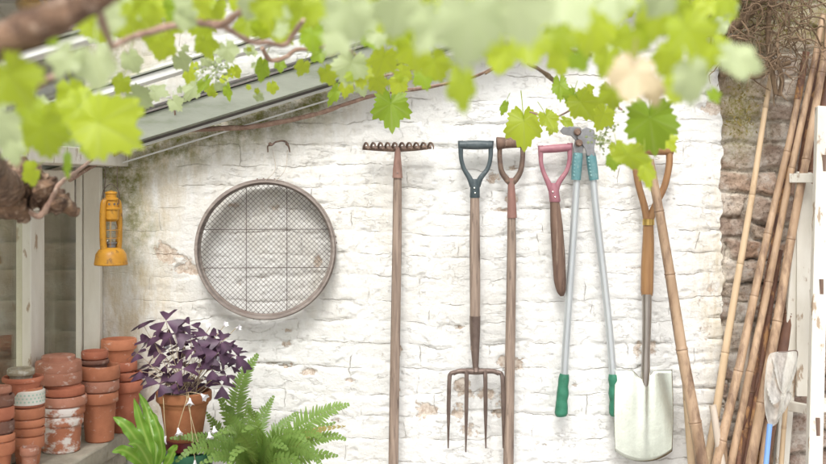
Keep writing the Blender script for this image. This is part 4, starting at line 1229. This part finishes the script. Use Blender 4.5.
MATS = {'g': LEAF, 'd': LEAF_D, 'p': LEAF_P, 'b': LEAF_B}
#  u, v, distance, radius px, tip angle from straight down (to the right positive), kind, narrow
LV = [
    (14, 82, .98, 40, 30, 'g', 1), (2, 128, 1.15, 28, -20, 'p', 1), (66, 62, 1.05, 27, -25, 'p', 1), (96, 68, 1.06, 29, 10, 'p', 1), (52, 40, 1.1, 10, 40, 'd', 1),
    (95, 24, 1.5, 24, -60, 'g', 1), (122, 22, 1.5, 24, 20, 'g', 1), (150, 8, 1.5, 24, 60, 'g', 1), (150, 30, 1.6, 18, -10, 'g', 1), (108, 128, 1.3, 47, 62, 'g', 1),
    (45, 136, 1.25, 32, 5, 'g', 1), (75, 112, 1.35, 24, -30, 'g', 1), (30, 173, 1.7, 16, -60, 'g', 1.15), (12, 150, 1.3, 21, 10, 'p', 1), (67, 165, 1.5, 19, 5, 'd', .4),
    (140, 98, 2.2, 19, 60, 'p', 1), (158, 92, 2.3, 15, 80, 'p', 1), (192, 90, 2.5, 17, -30, 'p', .8), (204, 84, 2.4, 15, -35, 'd', .5), (228, 92, 2.5, 13, 10, 'd', .55),
    (182, 62, 2.2, 14, 30, 'p', 1), (188, 76, 2.3, 11, -10, 'g', 1), (262, 70, 2.2, 17, -8, 'd', .6), (280, 66, 2.3, 9, 10, 'd', 1), (236, 72, 2.4, 10, 20, 'g', .8),
    (228, 52, 2.0, 15, 20, 'p', 1), (246, 26, 1.7, 20, -10, 'g', 1), (268, 20, 1.7, 26, 15, 'g', 1), (300, 14, 1.6, 28, -20, 'g', 1), (312, 38, 1.7, 20, 5, 'd', 1),
    (284, 34, 1.8, 18, 40, 'g', 1), (210, 8, 1.6, 22, -40, 'g', 1), (178, 12, 1.6, 22, 10, 'd', 1), (240, 0, 1.6, 20, 30, 'g', 1), (318, 55, 2.1, 12, -50, 'd', 1),
    (350, 16, .95, 38, 15, 'p', 1), (336, 40, 1.1, 24, -35, 'p', 1), (398, 12, .95, 36, -10, 'p', 1), (372, 38, 1.8, 18, 30, 'd', 1), (350, 68, 2.0, 24, -15, 'p', 1),
    (334, 95, 2.6, 17, -28, 'd', .5), (362, 88, 2.7, 12, 15, 'p', .9), (391, 110, 2.85, 29, 3, 'd', .95), (413, 54, 1.5, 26, 10, 'g', 1), (436, 66, 1.6, 22, 20, 'g', 1),
    (404, 74, 2.4, 13, 60, 'g', 1), (470, 26, .82, 54, 0, 'p', 1), (520, 14, .84, 44, 20, 'p', 1), (430, 30, .92, 34, -25, 'p', 1), (462, 88, 1.05, 34, 2, 'g', .62),
    (528, 46, 1.1, 30, 10, 'g', 1), (562, 40, 1.15, 24, 15, 'g', 1), (594, 30, 1.1, 34, -15, 'g', 1), (570, 4, .9, 40, 30, 'p', 1), (616, 4, 1.0, 28, 0, 'p', 1),
    (524, 127, 2.85, 29, 2, 'g', .9), (583, 106, 2.45, 22, 30, 'g', 1), (602, 118, 2.5, 18, -20, 'g', 1), (548, 120, 2.7, 15, 25, 'g', 1), (618, 150, 2.2, 13, 20, 'g', 1), (572, 98, 2.6, 13, -30, 'd', 1), (612, 96, 2.0, 20, 10, 'g', 1), (504, 108, 2.8, 11, -20, 'd', .5), (560, 88, 2.75, 18, 0, 'd', .62), (597, 112, 2.6, 18, 35, 'g', 1), (589, 90, 2.6, 8, 40, 'g', 1),
    (552, 128, 2.75, 11, -20, 'g', .8), (567, 122, 2.7, 10, 60, 'g', .7), (632, 78, 1.0, 34, -10, 'b', 1), (655, 92, 1.05, 20, 10, 'b', .8), (651, 126, 1.95, 38, 8, 'd', 1),
    (634, 156, 1.8, 32, 80, 'g', .55), (613, 162, 2.3, 12, 10, 'd', .9), (646, 172, 1.9, 24, 10, 'g', .5), (692, 82, 1.0, 32, 10, 'p', 1), (742, 60, .98, 32, 72, 'p', .8),
    (690, 36, 1.1, 34, 25, 'g', 1), (656, 22, 1.1, 30, -15, 'g', 1), (720, 50, 1.2, 22, 45, 'g', 1), (632, 42, 1.1, 26, 0, 'g', 1), (668, 60, 1.15, 24, -20, 'g', 1),
    (714, 96, 1.4, 12, 30, 'd', .8), (668, 142, 2.1, 16, 40, 'g', .9), (360, 74, 2.0, 20, 10, 'g', 1), (382, 62, 1.9, 22, -20, 'g', 1), (424, 78, 2.1, 16, 15, 'd', 1), (398, 84, 2.4, 15, -30, 'g', 1), (560, 62, 1.5, 20, 10, 'g', 1), (606, 62, 1.4, 22, -15, 'g', 1), (700, 62, 1.25, 26, 15, 'g', 1), (676, 88, 1.3, 22, -10, 'g', 1), (580, 60, 1.3, 18, 30, 'd', 1), (500, 60, 1.3, 20, -10, 'g', 1), (730, 4, 1.1, 20, 40, 'g', 1), (660, 0, 1.0, 26, -20, 'p', 1), (320, 8, 1.1, 26, -30, 'g', 1),
    (132, 62, 1.8, 17, 20, 'p', 1), (162, 48, 1.7, 19, -15, 'g', 1), (72, 96, 1.45, 23, 10, 'g', 1), (28, 112, 1.35, 23, -20, 'g', 1), (206, 46, 1.8, 17, 15, 'g', 1),
    (302, 68, 2.2, 12, -20, 'g', 1), (328, 76, 2.2, 15, 25, 'g', 1), (346, 88, 2.4, 14, -10, 'g', .8), (272, 88, 2.4, 9, 10, 'g', 1), (176, 104, 2.4, 12, 40, 'p', 1), (120, 84, 2.0, 15, -30, 'g', 1), (378, 84, 2.3, 15, 20, 'g', 1),
]
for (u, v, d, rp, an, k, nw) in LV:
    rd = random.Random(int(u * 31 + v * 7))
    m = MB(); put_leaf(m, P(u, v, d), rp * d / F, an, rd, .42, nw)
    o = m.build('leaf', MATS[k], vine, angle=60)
    if k == 'b':
        o['label'] = 'brown withered vine leaf'
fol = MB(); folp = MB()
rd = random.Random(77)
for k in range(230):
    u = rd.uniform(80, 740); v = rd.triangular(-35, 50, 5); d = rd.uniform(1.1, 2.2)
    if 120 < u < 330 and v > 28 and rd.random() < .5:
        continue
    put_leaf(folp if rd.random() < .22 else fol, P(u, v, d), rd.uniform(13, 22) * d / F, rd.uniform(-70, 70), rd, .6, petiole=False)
for k in range(26):
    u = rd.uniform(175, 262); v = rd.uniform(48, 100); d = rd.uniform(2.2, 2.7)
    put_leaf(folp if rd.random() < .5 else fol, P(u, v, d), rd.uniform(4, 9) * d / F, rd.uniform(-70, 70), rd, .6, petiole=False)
for k in range(30):
    u = rd.uniform(0, 130); v = rd.uniform(95, 150); d = rd.uniform(1.35, 1.7)
    if v > 130 and u > 105: continue
    put_leaf(folp if rd.random() < .35 else fol, P(u, v, d), rd.uniform(10, 20) * d / F, rd.uniform(-70, 70), rd, .5, petiole=False)
for k in range(30):   # canopy beyond the frame overhead
    u = rd.uniform(-200, 900); v = rd.uniform(-220, -50); d = rd.uniform(1.2, 2.8)
    put_leaf(fol, P(u, v, d), rd.uniform(18, 28) * d / F, rd.uniform(-70, 70), rd, .7, petiole=False)
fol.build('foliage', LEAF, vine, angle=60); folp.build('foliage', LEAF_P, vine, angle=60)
m = MB()
rd = random.Random(9)
for (uc, vc, du, dv, d, n) in ((606, 122, 14, 20, 2.55, 70), (600, 140, 12, 14, 2.6, 30), (216, 70, 20, 16, 2.4, 60)):
    m = MB()
    ctr = P(uc, vc, d); m.tube([P(uc, vc - dv, d), P(uc, vc + dv * .8, d)], .0008, 4, tone=.9, vein=.4)
    for k in range(n):
        c = P(uc + rd.gauss(0, du * .5), vc + rd.gauss(0, dv * .5), d + rd.uniform(-.03, .03)); r = rd.uniform(.9, 1.7) * d / F
        m.lathe([(0, -r), (r * .8, -r * .6), (r, 0), (r * .8, r * .6), (0, r)], c, 7, tone=.9, vein=.3)
        if k % 2 == 0:
            m.tube([c, ctr + V(0, 0, (c.z - ctr.z) * .6)], .0006, 4, tone=.9, vein=.4)
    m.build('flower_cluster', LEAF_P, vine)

# ------------------------------------------------------------------ dry climber tangle
dc = thing('dry_climber', P(760, 60, 3.52), 'tangle of bare brown climber stems at the top of the brickwork', 'climber')
rd = random.Random(21)
m = MB()
for k in range(210):
    u = rd.uniform(712, 812); v = rd.uniform(-40, 62); d = rd.uniform(3.38, 3.55)
    p = P(u, v, d); pts = [p]; a = rd.uniform(0, 6.28)
    for q in range(rd.randint(4, 8)):
        a += rd.gauss(0, .7); st = rd.uniform(.02, .06)
        p = p + V(math.cos(a) * st * .6, rd.uniform(-.015, .015), -abs(math.sin(a)) * st + .012); p.y = min(p.y, -.02)
        pts.append(p)
    r = rd.uniform(.0008, .003)
    m.stube(pts, [r] * (len(pts) - 1) + [r * .4], 6, 2, lump=.2)
m.build('stem_tangle', TWIG, dc)
for pts, r in (([(715, 36), (735, 26), (750, 12), (765, -6)], 4.5), ([(722, 74), (740, 74), (756, 77), (770, 70), (790, 62)], 2.6), ([(776, 95), (772, 70), (768, 40), (770, 0)], 2.6), ([(779, 96), (782, 80), (777, 58)], 2.4), ([(700, 30), (712, 18), (722, -4)], 2.6)):
    m = MB(); shaft(m, pts, 3.5, r, 10); m.build('stem', TWIG, dc)
m = MB()
for k in range(420):
    u = rd.gauss(760, 28); v = rd.uniform(-40, 45)
    if rd.random() < .25:
        u = rd.gauss(742, 9); v = rd.uniform(85, 135)
    c = P(u, v, 3.55 + rd.uniform(-.02, .02)); r = rd.uniform(.004, .009); a = rd.uniform(0, 6.28); t = Vector((math.cos(a), rd.uniform(-.6, .6), math.sin(a))).normalized(); s = t.cross(Vector((rd.random(), rd.random(), rd.random()))).normalized()
    m.add([c - t * r, c + s * r * .4, c + t * r, c - s * r * .4], [(0, 1, 2, 3)], tone=rd.random(), vein=0)
m.build('dry_leaves', leaf_mat('dead climber leaf', (.2, .16, .04), (.34, .26, .08), (.3, .25, .06), .3), dc)
m = MB(); a = P(712, -2, 3.5); m.beam(P(690, 4, 3.5), P(740, -6, 3.5), .03, .03, side=(0, 0, 1)); o = m.build('timber_end', LEAD, loc=a); tag(o, 'dark timber end above the bare brickwork', 'timber')

# ------------------------------------------------------------------ plants
m = MB(); m.box((-.88, -.85, 0), (-.05, -.06, .42)); o = m.build('stone_ledge', STONE, bevel=.01); tag(o, 'low stone ledge below the potted ferns', 'ledge')


def bigpot(c, r, h, rb, mat_, name, parent):
    m = MB(); m.lathe([(0, 0), (rb, 0), (rb + (r - .008 - rb) * .7, h - .04), (r, h - .038), (r, h), (r - .008, h), (r - .012, h - .03), (0, h - .03)], c, 40)
    return m.build(name, mat_, parent)


# oxalis
DO = 3.2; mm = DO / F
OC = P(184, 437, DO); zrim = zv(390.5, DO)
lowpot = MB(); r_ = 25 * mm
z0 = .421
lowpot.lathe([(0, z0), (.05, z0), (.072, zv(458, DO) - .01), (.075, zv(458, DO) - .005), (.075, zv(451, DO)), (.066, zv(451, DO)), (0, zv(452, DO))], (OC.x + .012, OC.y, 0), 40)
o = lowpot.build('glazed_pot', GREEN_POT, loc=(OC.x + .012, OC.y, z0)); tag(o, 'dark green glazed pot at the bottom under the purple plant', 'pot')
m = MB(); m.lathe([(0, zv(450.5, DO)), (.058, zv(450.5, DO)), (.072, zv(447, DO)), (.076, zv(438, DO)), (.066, zv(438, DO)), (.06, zv(441, DO)), (0, zv(441, DO))], (OC.x + .016, OC.y, 0), 40)
o = m.build('glazed_saucer', RED_POT, loc=(OC.x + .016, OC.y, zv(450.5, DO))); tag(o, 'dark red glazed saucer between purple plant and green pot', 'saucer')
ox = thing('purple_oxalis', (OC.x, OC.y, zv(440.5, DO)), 'purple leaved clover plant with white flowers in a terracotta pot', 'potted plant')
m = MB(); zb = zv(440.3, DO); rr = 27.5 * mm
m.lathe([(0, zb), (.05, zb), (.0525, zb + .004), (.067, zrim - .048), (.068, zrim - .044), (.0715, zrim - .04), (.0725, zrim - .034), (rr - .003, zrim - .03), (rr, zrim - .026), (rr, zrim - .003), (rr - .003, zrim), (rr - .008, zrim), (rr - .013, zrim - .022), (0, zrim - .02)], (OC.x, OC.y, 0), 48)
m.build('pot', terracotta('brown terracotta', (.38, .155, .07), (.28, .1, .045), p3=(.66, .8)), ox)
m = MB(); m.lathe([(0, zrim - .012), (rr * .5, zrim - .011), (rr - .01, zrim - .014)], (OC.x, OC.y, 0), 24); m.build('soil', SOIL, ox)
rd = random.Random(14)
st = MB(); lf = MB(); fl = MB()


def leaflet(m, c, d_, n_, L, tone):
    """triangular notched leaflet hinged at c, opening along d_"""
    s = d_.cross(n_).normalized()
    w = L * .74
    vs = [c, c + d_ * (L * .55) + s * (w * .52) + n_ * (L * .10), c + d_ * (L * .98) + s * w * .82 + n_ * (L * .05), c + d_ * (L * 1.02) + s * w * .5 + n_ * (.06 * L), c + d_ * (L * .82) + n_ * (-.04 * L), c + d_ * (L * 1.02) - s * w * .5 + n_ * (.06 * L), c + d_ * (L * .98) - s * w * .82 + n_ * (L * .05), c + d_ * (L * .55) - s * (w * .52) + n_ * (L * .10), c + d_ * (L * .45) - n_ * (.06 * L)]
    m.add(vs, [(0, 1, 8), (1, 2, 3), (1, 3, 4), (1, 4, 8), (0, 8, 7), (7, 8, 4), (7, 4, 5), (7, 5, 6)], tone=tone, vein=[.9, 0, 0, 0, .5, 0, 0, 0, .7])


root = Vector((OC.x, OC.y, zrim - .012))
spots = []
for (u, v) in ((142, 320), (166, 318), (152, 334), (190, 322), (204, 330), (172, 332), (137, 350), (150, 362), (160, 350), (178, 348), (195, 346), (212, 340), (222, 338), (236, 352), (240, 358), (230, 362), (215, 358), (198, 362), (182, 366), (165, 372), (148, 374), (158, 386), (176, 380), (192, 378), (206, 376), (222, 382), (226, 372), (140, 368), (184, 334), (208, 350), (168, 360), (194, 386), (218, 350), (230, 345)):
    spots.append((u, v))
for k in range(14):
    a = rd.uniform(0, 6.28); q = math.sqrt(rd.random())
    spots.append((188 + math.cos(a) * q * 50, 355 - math.sin(a) * q * 32))
for (u, v) in spots:
    v = 318 + (v - 318) * 1.0 + 3
    d = DO + rd.uniform(-.10, .10)
    c = P(u, v, d)
    L = rd.uniform(10.5, 16.5) * mm
    out = (c - root); out.z *= .4
    nrm = (out.normalized() * rd.uniform(.2, .9) + V(rd.uniform(-.4, .4), -.55 + rd.uniform(-.4, .3), rd.uniform(.4, 1.1))).normalized()
    a0 = rd.uniform(0, 6.28); tone = rd.random()
    t1 = nrm.orthogonal().normalized(); t2 = nrm.cross(t1)
    for q in range(3):
        a = a0 + q * 2.094 + rd.uniform(-.12, .12); dr = t1 * math.cos(a) + t2 * math.sin(a)
        dr = (dr - nrm * rd.uniform(.05, .45)).normalized()
        n2 = (nrm - dr * nrm.dot(dr)).normalized()
        leaflet(lf, c + dr * .0015, dr, n2, L, tone * .8 + rd.random() * .2)
    b = root + V(rd.uniform(-.04, .04), rd.uniform(-.04, .04), 0)
    mid = b.lerp(c, .55) + V((c.x - b.x) * .12, 0, .02)
    st.stube([b, mid, c], [.0011, .001, .0008], 5, 5)
st.build('stems', surf('purple green stalk', (.34, .24, .2), (.42, .34, .22), (40, 40, 10), bump=0), ox)
o = lf.build('foliage', OXA, ox, angle=70)
for (u, v, dr) in ((190, 398, (0.1, -.5, -1)), (201, 394, (.9, -.5, -.6)), (166, 436, (-.4, -.4, -1)), (178, 428, (.3, -.5, -1)), (195, 460, (0, -.2, -1)), (209, 432, (.3, -.5, -1)), (214, 426, (.2, -.4, -1)), (199, 446, (.5, -.5, -.8)), (224, 326, (.5, -.6, .5)), (236, 328, (.9, -.4, .2)), (168, 348, (0, -.8, .5)), (219, 360, (.2, -.8, .4)), (210, 327, (-.2, -.8, .6))):
    dd = DO - (.10 if v > 385 else .03)
    c = P(u, v, dd); dr = Vector(dr).normalized()
    q = V(0, 0, 1).rotation_difference(dr).to_matrix()
    fm = MB(); L = (6.5 if v > 385 else 4.5) * mm
    vs = []
    prof = [(.12, 0), (.2, .35), (.32, .7), (.62, 1.0)]
    for (r, z) in prof:
        for k in range(15):
            a = 2 * math.pi * k / 15; rq = r * (1 + (.18 * math.cos(5 * a) if z > .6 else 0)); vs.append(c + q @ Vector((math.cos(a) * rq * L, math.sin(a) * rq * L, (z + (.12 * math.cos(5 * a) if z > .9 else 0)) * L)))
    fs = [(i * 15 + k, i * 15 + (k + 1) % 15, (i + 1) * 15 + (k + 1) % 15, (i + 1) * 15 + k) for i in range(3) for k in range(15)]
    fm.add(vs, fs); fm.build('flower', FLOWER, ox, angle=70)
    b = root + V(rd.uniform(-.03, .03), -.03, 0)
    if v > 400 and u > 205:
        continue
    if v > 400:
        b = P((188 if u > 176 else 163) + rd.uniform(-2, 2), 392, DO - .06)
        e = P((189 if u > 176 else 163) + rd.uniform(-2.5, 2.5), 399, DO - .1)
        fl.stube([b, e, c.lerp(e, .45) + V(0, -.004, 0), c], .0012, 5, 6)
    else:
        fl.stube([b, b.lerp(c, .6) + V(0, -.01, .01), c], .001, 5, 5)
fl.build('flower_stalks', STEM_P, ox)


# ferns
def frond(parent, pts, wpx, n, d, seed, mat_=FERN, lift=.25):
    """pts: pixel/depth control points base->tip; wpx: greatest pinna length in px"""
    rd = random.Random(seed)
    path, _ = catmull([P(*p) for p in pts], 14)
    cum = [0]
    for i in range(1, len(path)):
        cum.append(cum[-1] + (path[i] - path[i - 1]).length)
    Lt = cum[-1]

    def at(s):
        s = min(max(s, 0), 1) * Lt
        for i in range(1, len(path)):
            if cum[i] >= s:
                t = (s - cum[i - 1]) / max(1e-9, cum[i] - cum[i - 1])
                return path[i - 1].lerp(path[i], t), (path[i] - path[i - 1]).normalized()
        return path[-1], (path[-1] - path[-2]).normalized()
    m = MB()
    tone0 = rd.random() * .6
    m.tube(path, [.0016 * (1 - .75 * i / len(path)) for i in range(len(path))], 5, tone=.7, vein=.9)
    view = Vector((rd.uniform(-.3, .3), -1, .45)).normalized()
    W = wpx * d / F
    for k in range(n):
        s = .10 + .9 * (k + .5) / n
        c, T = at(s)
        N = (view - T * view.dot(T)).normalized(); S = T.cross(N)
        w = W * min(1, (s + .25) * 1.25) * (1 - max(0, (s - .45) / .57) ** 1.5 * .93)
        bw = Lt * .9 / n * .5
        for sg in (-1, 1):
            jit = rd.uniform(.74, 1.1)
            dr = (S * sg + T * (.28 + .3 * s + rd.uniform(-.12, .12)) + N * (lift * rd.uniform(-.2, .7))).normalized()
            pr = []
            base = c + T * (rd.uniform(-.2, .2) * bw)
            ax = (T - dr * T.dot(dr)).normalized()
            up = dr.cross(ax)
            ts = (0, .12, .4, .7, .92, 1.0); ws = (.35, 1.0, .92, .68, .32, .04)
            cv = rd.uniform(.02, .14)
            vs = []
            for t, ww_ in zip(ts, ws):
                q = base + dr * (w * jit * t) - N * (cv * w * t * t) + T * (w * .08 * t * t)
                vs += [q + ax * (bw * ww_), q + N * (bw * .12), q - ax * (bw * ww_)]
            fs = []
            for i in range(len(ts) - 1):
                fs += [(i * 3, i * 3 + 1, i * 3 + 4, i * 3 + 3), (i * 3 + 1, i * 3 + 2, i * 3 + 5, i * 3 + 4)]
            m.add(vs, fs, tone=[min(1, tone0 + rd.random() * .25 + .25 * s)] * len(vs), vein=[0, .4, 0] * len(ts))
    return m.build('frond', mat_, parent, angle=80)


FD = 3.28
fc = P(258, 476, FD)
fe = thing('sword_fern', (fc.x, fc.y, .421), 'bright green sword fern with toothed feathery fronds against the white wall', 'fern')
bigpot((fc.x, fc.y, .421), .11, zv(480, FD) - .421, .08, TC['r'], 'pot', fe)
B0 = (258, 474, FD)
FR = [
    ([B0, (238, 440, 3.32), (236, 405, 3.36), (244, 375, 3.38), (258, 354, 3.39)], 17, 34),
    ([B0, (246, 445, 3.3), (228, 415, 3.34), (218, 392, 3.36)], 12, 20),
    ([B0, (258, 440, 3.3), (262, 418, 3.34), (274, 396, 3.36)], 12, 22),
    ([B0, (248, 442, 3.28), (247, 418, 3.32), (250, 398, 3.34)], 10, 18),
    ([B0, (280, 448, 3.24), (305, 424, 3.24), (330, 410, 3.24), (349, 404, 3.24)], 17, 30),
    ([B0, (285, 452, 3.22), (312, 440, 3.2), (335, 436, 3.18), (346, 440, 3.16)], 13, 24),
    ([B0, (290, 460, 3.2), (316, 454, 3.18), (338, 456, 3.15)], 12, 20),
    ([B0, (276, 452, 3.18), (292, 446, 3.1), (310, 452, 3.05), (322, 466, 3.0)], 14, 22),
    ([B0, (240, 450, 3.2), (218, 440, 3.16), (196, 437, 3.12), (170, 438, 3.1)], 10, 26),
    ([B0, (236, 456, 3.16), (210, 448, 3.08), (190, 450, 3.04), (176, 462, 3.02)], 12, 24),
    ([B0, (250, 448, 3.16), (240, 434, 3.08), (228, 430, 3.0), (214, 436, 2.95)], 12, 20),
    ([B0, (262, 446, 3.14), (262, 432, 3.06), (254, 426, 2.98), (242, 432, 2.92)], 11, 18),
    ([B0, (268, 450, 3.14), (280, 436, 3.06), (296, 434, 3.0), (310, 444, 2.96)], 12, 20),
    ([B0, (240, 460, 3.1), (220, 456, 3.02), (200, 464, 2.98)], 12, 20),
    ([B0, (270, 462, 3.1), (290, 458, 3.05), (304, 470, 3.0)], 12, 18),
    ([B0, (252, 458, 3.1), (246, 448, 3.02), (236, 452, 2.96), (228, 466, 2.92)], 12, 18),
    ([B0, (232, 446, 3.3), (214, 424, 3.33), (206, 412, 3.35)], 11, 20),
    ([B0, (270, 440, 3.28), (288, 420, 3.31), (298, 412, 3.33)], 11, 20),
    ([B0, (244, 440, 3.22), (232, 420, 3.2), (222, 412, 3.16)], 11, 20),
    ([B0, (256, 436, 3.2), (254, 416, 3.18), (248, 408, 3.14)], 11, 20),
    ([B0, (284, 446, 3.16), (306, 432, 3.1), (326, 440, 3.05)], 13, 24),
    ([B0, (266, 450, 3.05), (274, 442, 2.98), (288, 450, 2.92)], 12, 20),
    ([B0, (292, 452, 3.3), (318, 430, 3.32), (336, 422, 3.34)], 9, 18),
]
for i, (pts, w, n) in enumerate(FR):
    o = frond(fe, pts, w, int(n * 1.2), FD, 100 + i)
o = frond(fe, [B0, (290, 446, 3.2), (312, 432, 3.18), (336, 427, 3.17), (346, 426, 3.17)], 6, 22, FD, 140, FERN_OLD); o['label'] = 'browning fern frond'

# strap-leaved fern at the shelf
HD = 3.08
hc = P(152, 480, HD)
hf = thing('hart_tongue_fern', (hc.x, hc.y, .421), 'glossy strap leaved fern in front of the pot shelf', 'fern')
bigpot((hc.x, hc.y, .421), .07, .2, .055, TC['o'], 'pot', hf)


def strap(pts, wpx, seed, bias=0):
    rd = random.Random(seed)
    path, _ = catmull([P(*p) for p in pts], 12)
    n = len(path); m = MB(); vs = []; fs = []; ve = []
    W = wpx * .86 * HD / F; cols = 9; view = Vector((bias, -1, .35)).normalized(); ph = rd.uniform(0, 6)
    for i, c in enumerate(path):
        s = i / (n - 1)
        T = (path[min(i + 1, n - 1)] - path[max(i - 1, 0)]).normalized(); N = (view - T * view.dot(T)).normalized(); S = T.cross(N)
        w = W * (.35 + .65 * min(1, s * 2.2)) * max(0, 1 - max(0, (s - .42) / .58) ** 2.0) ** .75 + .0004
        for k in range(cols):
            q = -1 + 2 * k / (cols - 1)
            z = .28 * w * abs(q) + .3 * w * abs(q) ** 2 * math.sin(s * 26 + ph + (1.5 if q > 0 else 0))
            vs.append(c + S * (q * w * (1 + .05 * math.sin(s * 30 + ph))) + N * z); ve.append(.9 if k == cols // 2 else (.15 if k % 2 else 0))
    for i in range(n - 1):
        for k in range(cols - 1):
            a = i * cols + k; fs.append((a, a + 1, a + cols + 1, a + cols))
    m.add(vs, fs, tone=[rd.random() * .5 + .3] * len(vs), vein=ve)
    return m.build('leaf', HART, hf, angle=80)


H0 = (152, 478, HD)
strap([H0, (146, 456, 3.06), (134, 436, 3.03), (124, 424, 3.02), (113, 417, 3.02)], 7.6, 1, .3)
strap([H0, (150, 450, 3.1), (142, 425, 3.12), (134, 398, 3.12)], 7.4, 2, -.2)
strap([H0, (156, 450, 3.1), (150, 425, 3.14), (146, 408, 3.16), (139, 393, 3.16)], 6.6, 3, .4)
strap([H0, (162, 456, 3.05), (160, 436, 3.04), (155, 420, 3.05), (150, 410, 3.06)], 6.4, 4, -.4)
strap([H0, (144, 466, 3.0), (132, 455, 2.96), (122, 450, 2.94), (112, 452, 2.92)], 7, 5, .3)
strap([H0, (168, 462, 3.02), (174, 450, 3.0), (178, 446, 2.98)], 6, 6, -.3)
strap([H0, (150, 466, 3.0), (143, 452, 2.95), (136, 444, 2.92), (128, 444, 2.9)], 6.5, 7, .2)

# ------------------------------------------------------------------ light, camera
w = bpy.data.worlds.new('World'); SC.world = w; w.use_nodes = True
nt = w.node_tree
bg = nt.nodes['Background']
sky = nt.nodes.new('ShaderNodeTexSky'); sky.sky_type = 'NISHITA'; sky.sun_disc = False
EL, AZ = R_(50), R_(-7)        # azimuth measured from the direction behind the camera, sun up to the left
sky.sun_elevation = EL
sdir = Vector((math.sin(AZ) * math.cos(EL), -math.cos(AZ) * math.cos(EL), math.sin(EL)))   # towards the sun
sky.sun_rotation = math.atan2(sdir.x, sdir.y)
sky.air_density = 1.0; sky.dust_density = 4.0; sky.ozone_density = 1.0
hs = nt.nodes.new('ShaderNodeHueSaturation'); hs.inputs['Saturation'].default_value = .3
nt.links.new(sky.outputs[0], hs.inputs['Color']); nt.links.new(hs.outputs[0], bg.inputs['Color'])
bg.inputs['Strength'].default_value = .15
L = bpy.data.lights.new('sun', 'SUN'); L.energy = 1.45; L.angle = R_(20); L.color = (1, .99, .975)
so = bpy.data.objects.new('sun', L); COL.objects.link(so); so.location = (-3, -4, 5)
so.rotation_euler = (-sdir).to_track_quat('-Z', 'Y').to_euler()

cam = bpy.data.cameras.new('camera'); co = bpy.data.objects.new('camera', cam); COL.objects.link(co)
co.location = (0, -CAMD, CAMZ); co.rotation_euler = (R_(90), 0, 0)
cam.sensor_width = 36; cam.lens = 36 * F / 826; cam.shift_y = -(232 - HZ) / 826
cam.clip_start = .05; cam.clip_end = 300
cam.dof.use_dof = True; cam.dof.focus_distance = 3.45; cam.dof.aperture_fstop = 4.0
SC.camera = co
SC.view_settings.view_transform = 'Standard'; SC.view_settings.look = 'None'; SC.view_settings.gamma = 1
SC.view_settings.use_curve_mapping = False
SC.view_settings.exposure = 0.87
SC.cycles.use_denoising = True
SC.cycles.max_bounces = 10; SC.cycles.transparent_max_bounces = 16
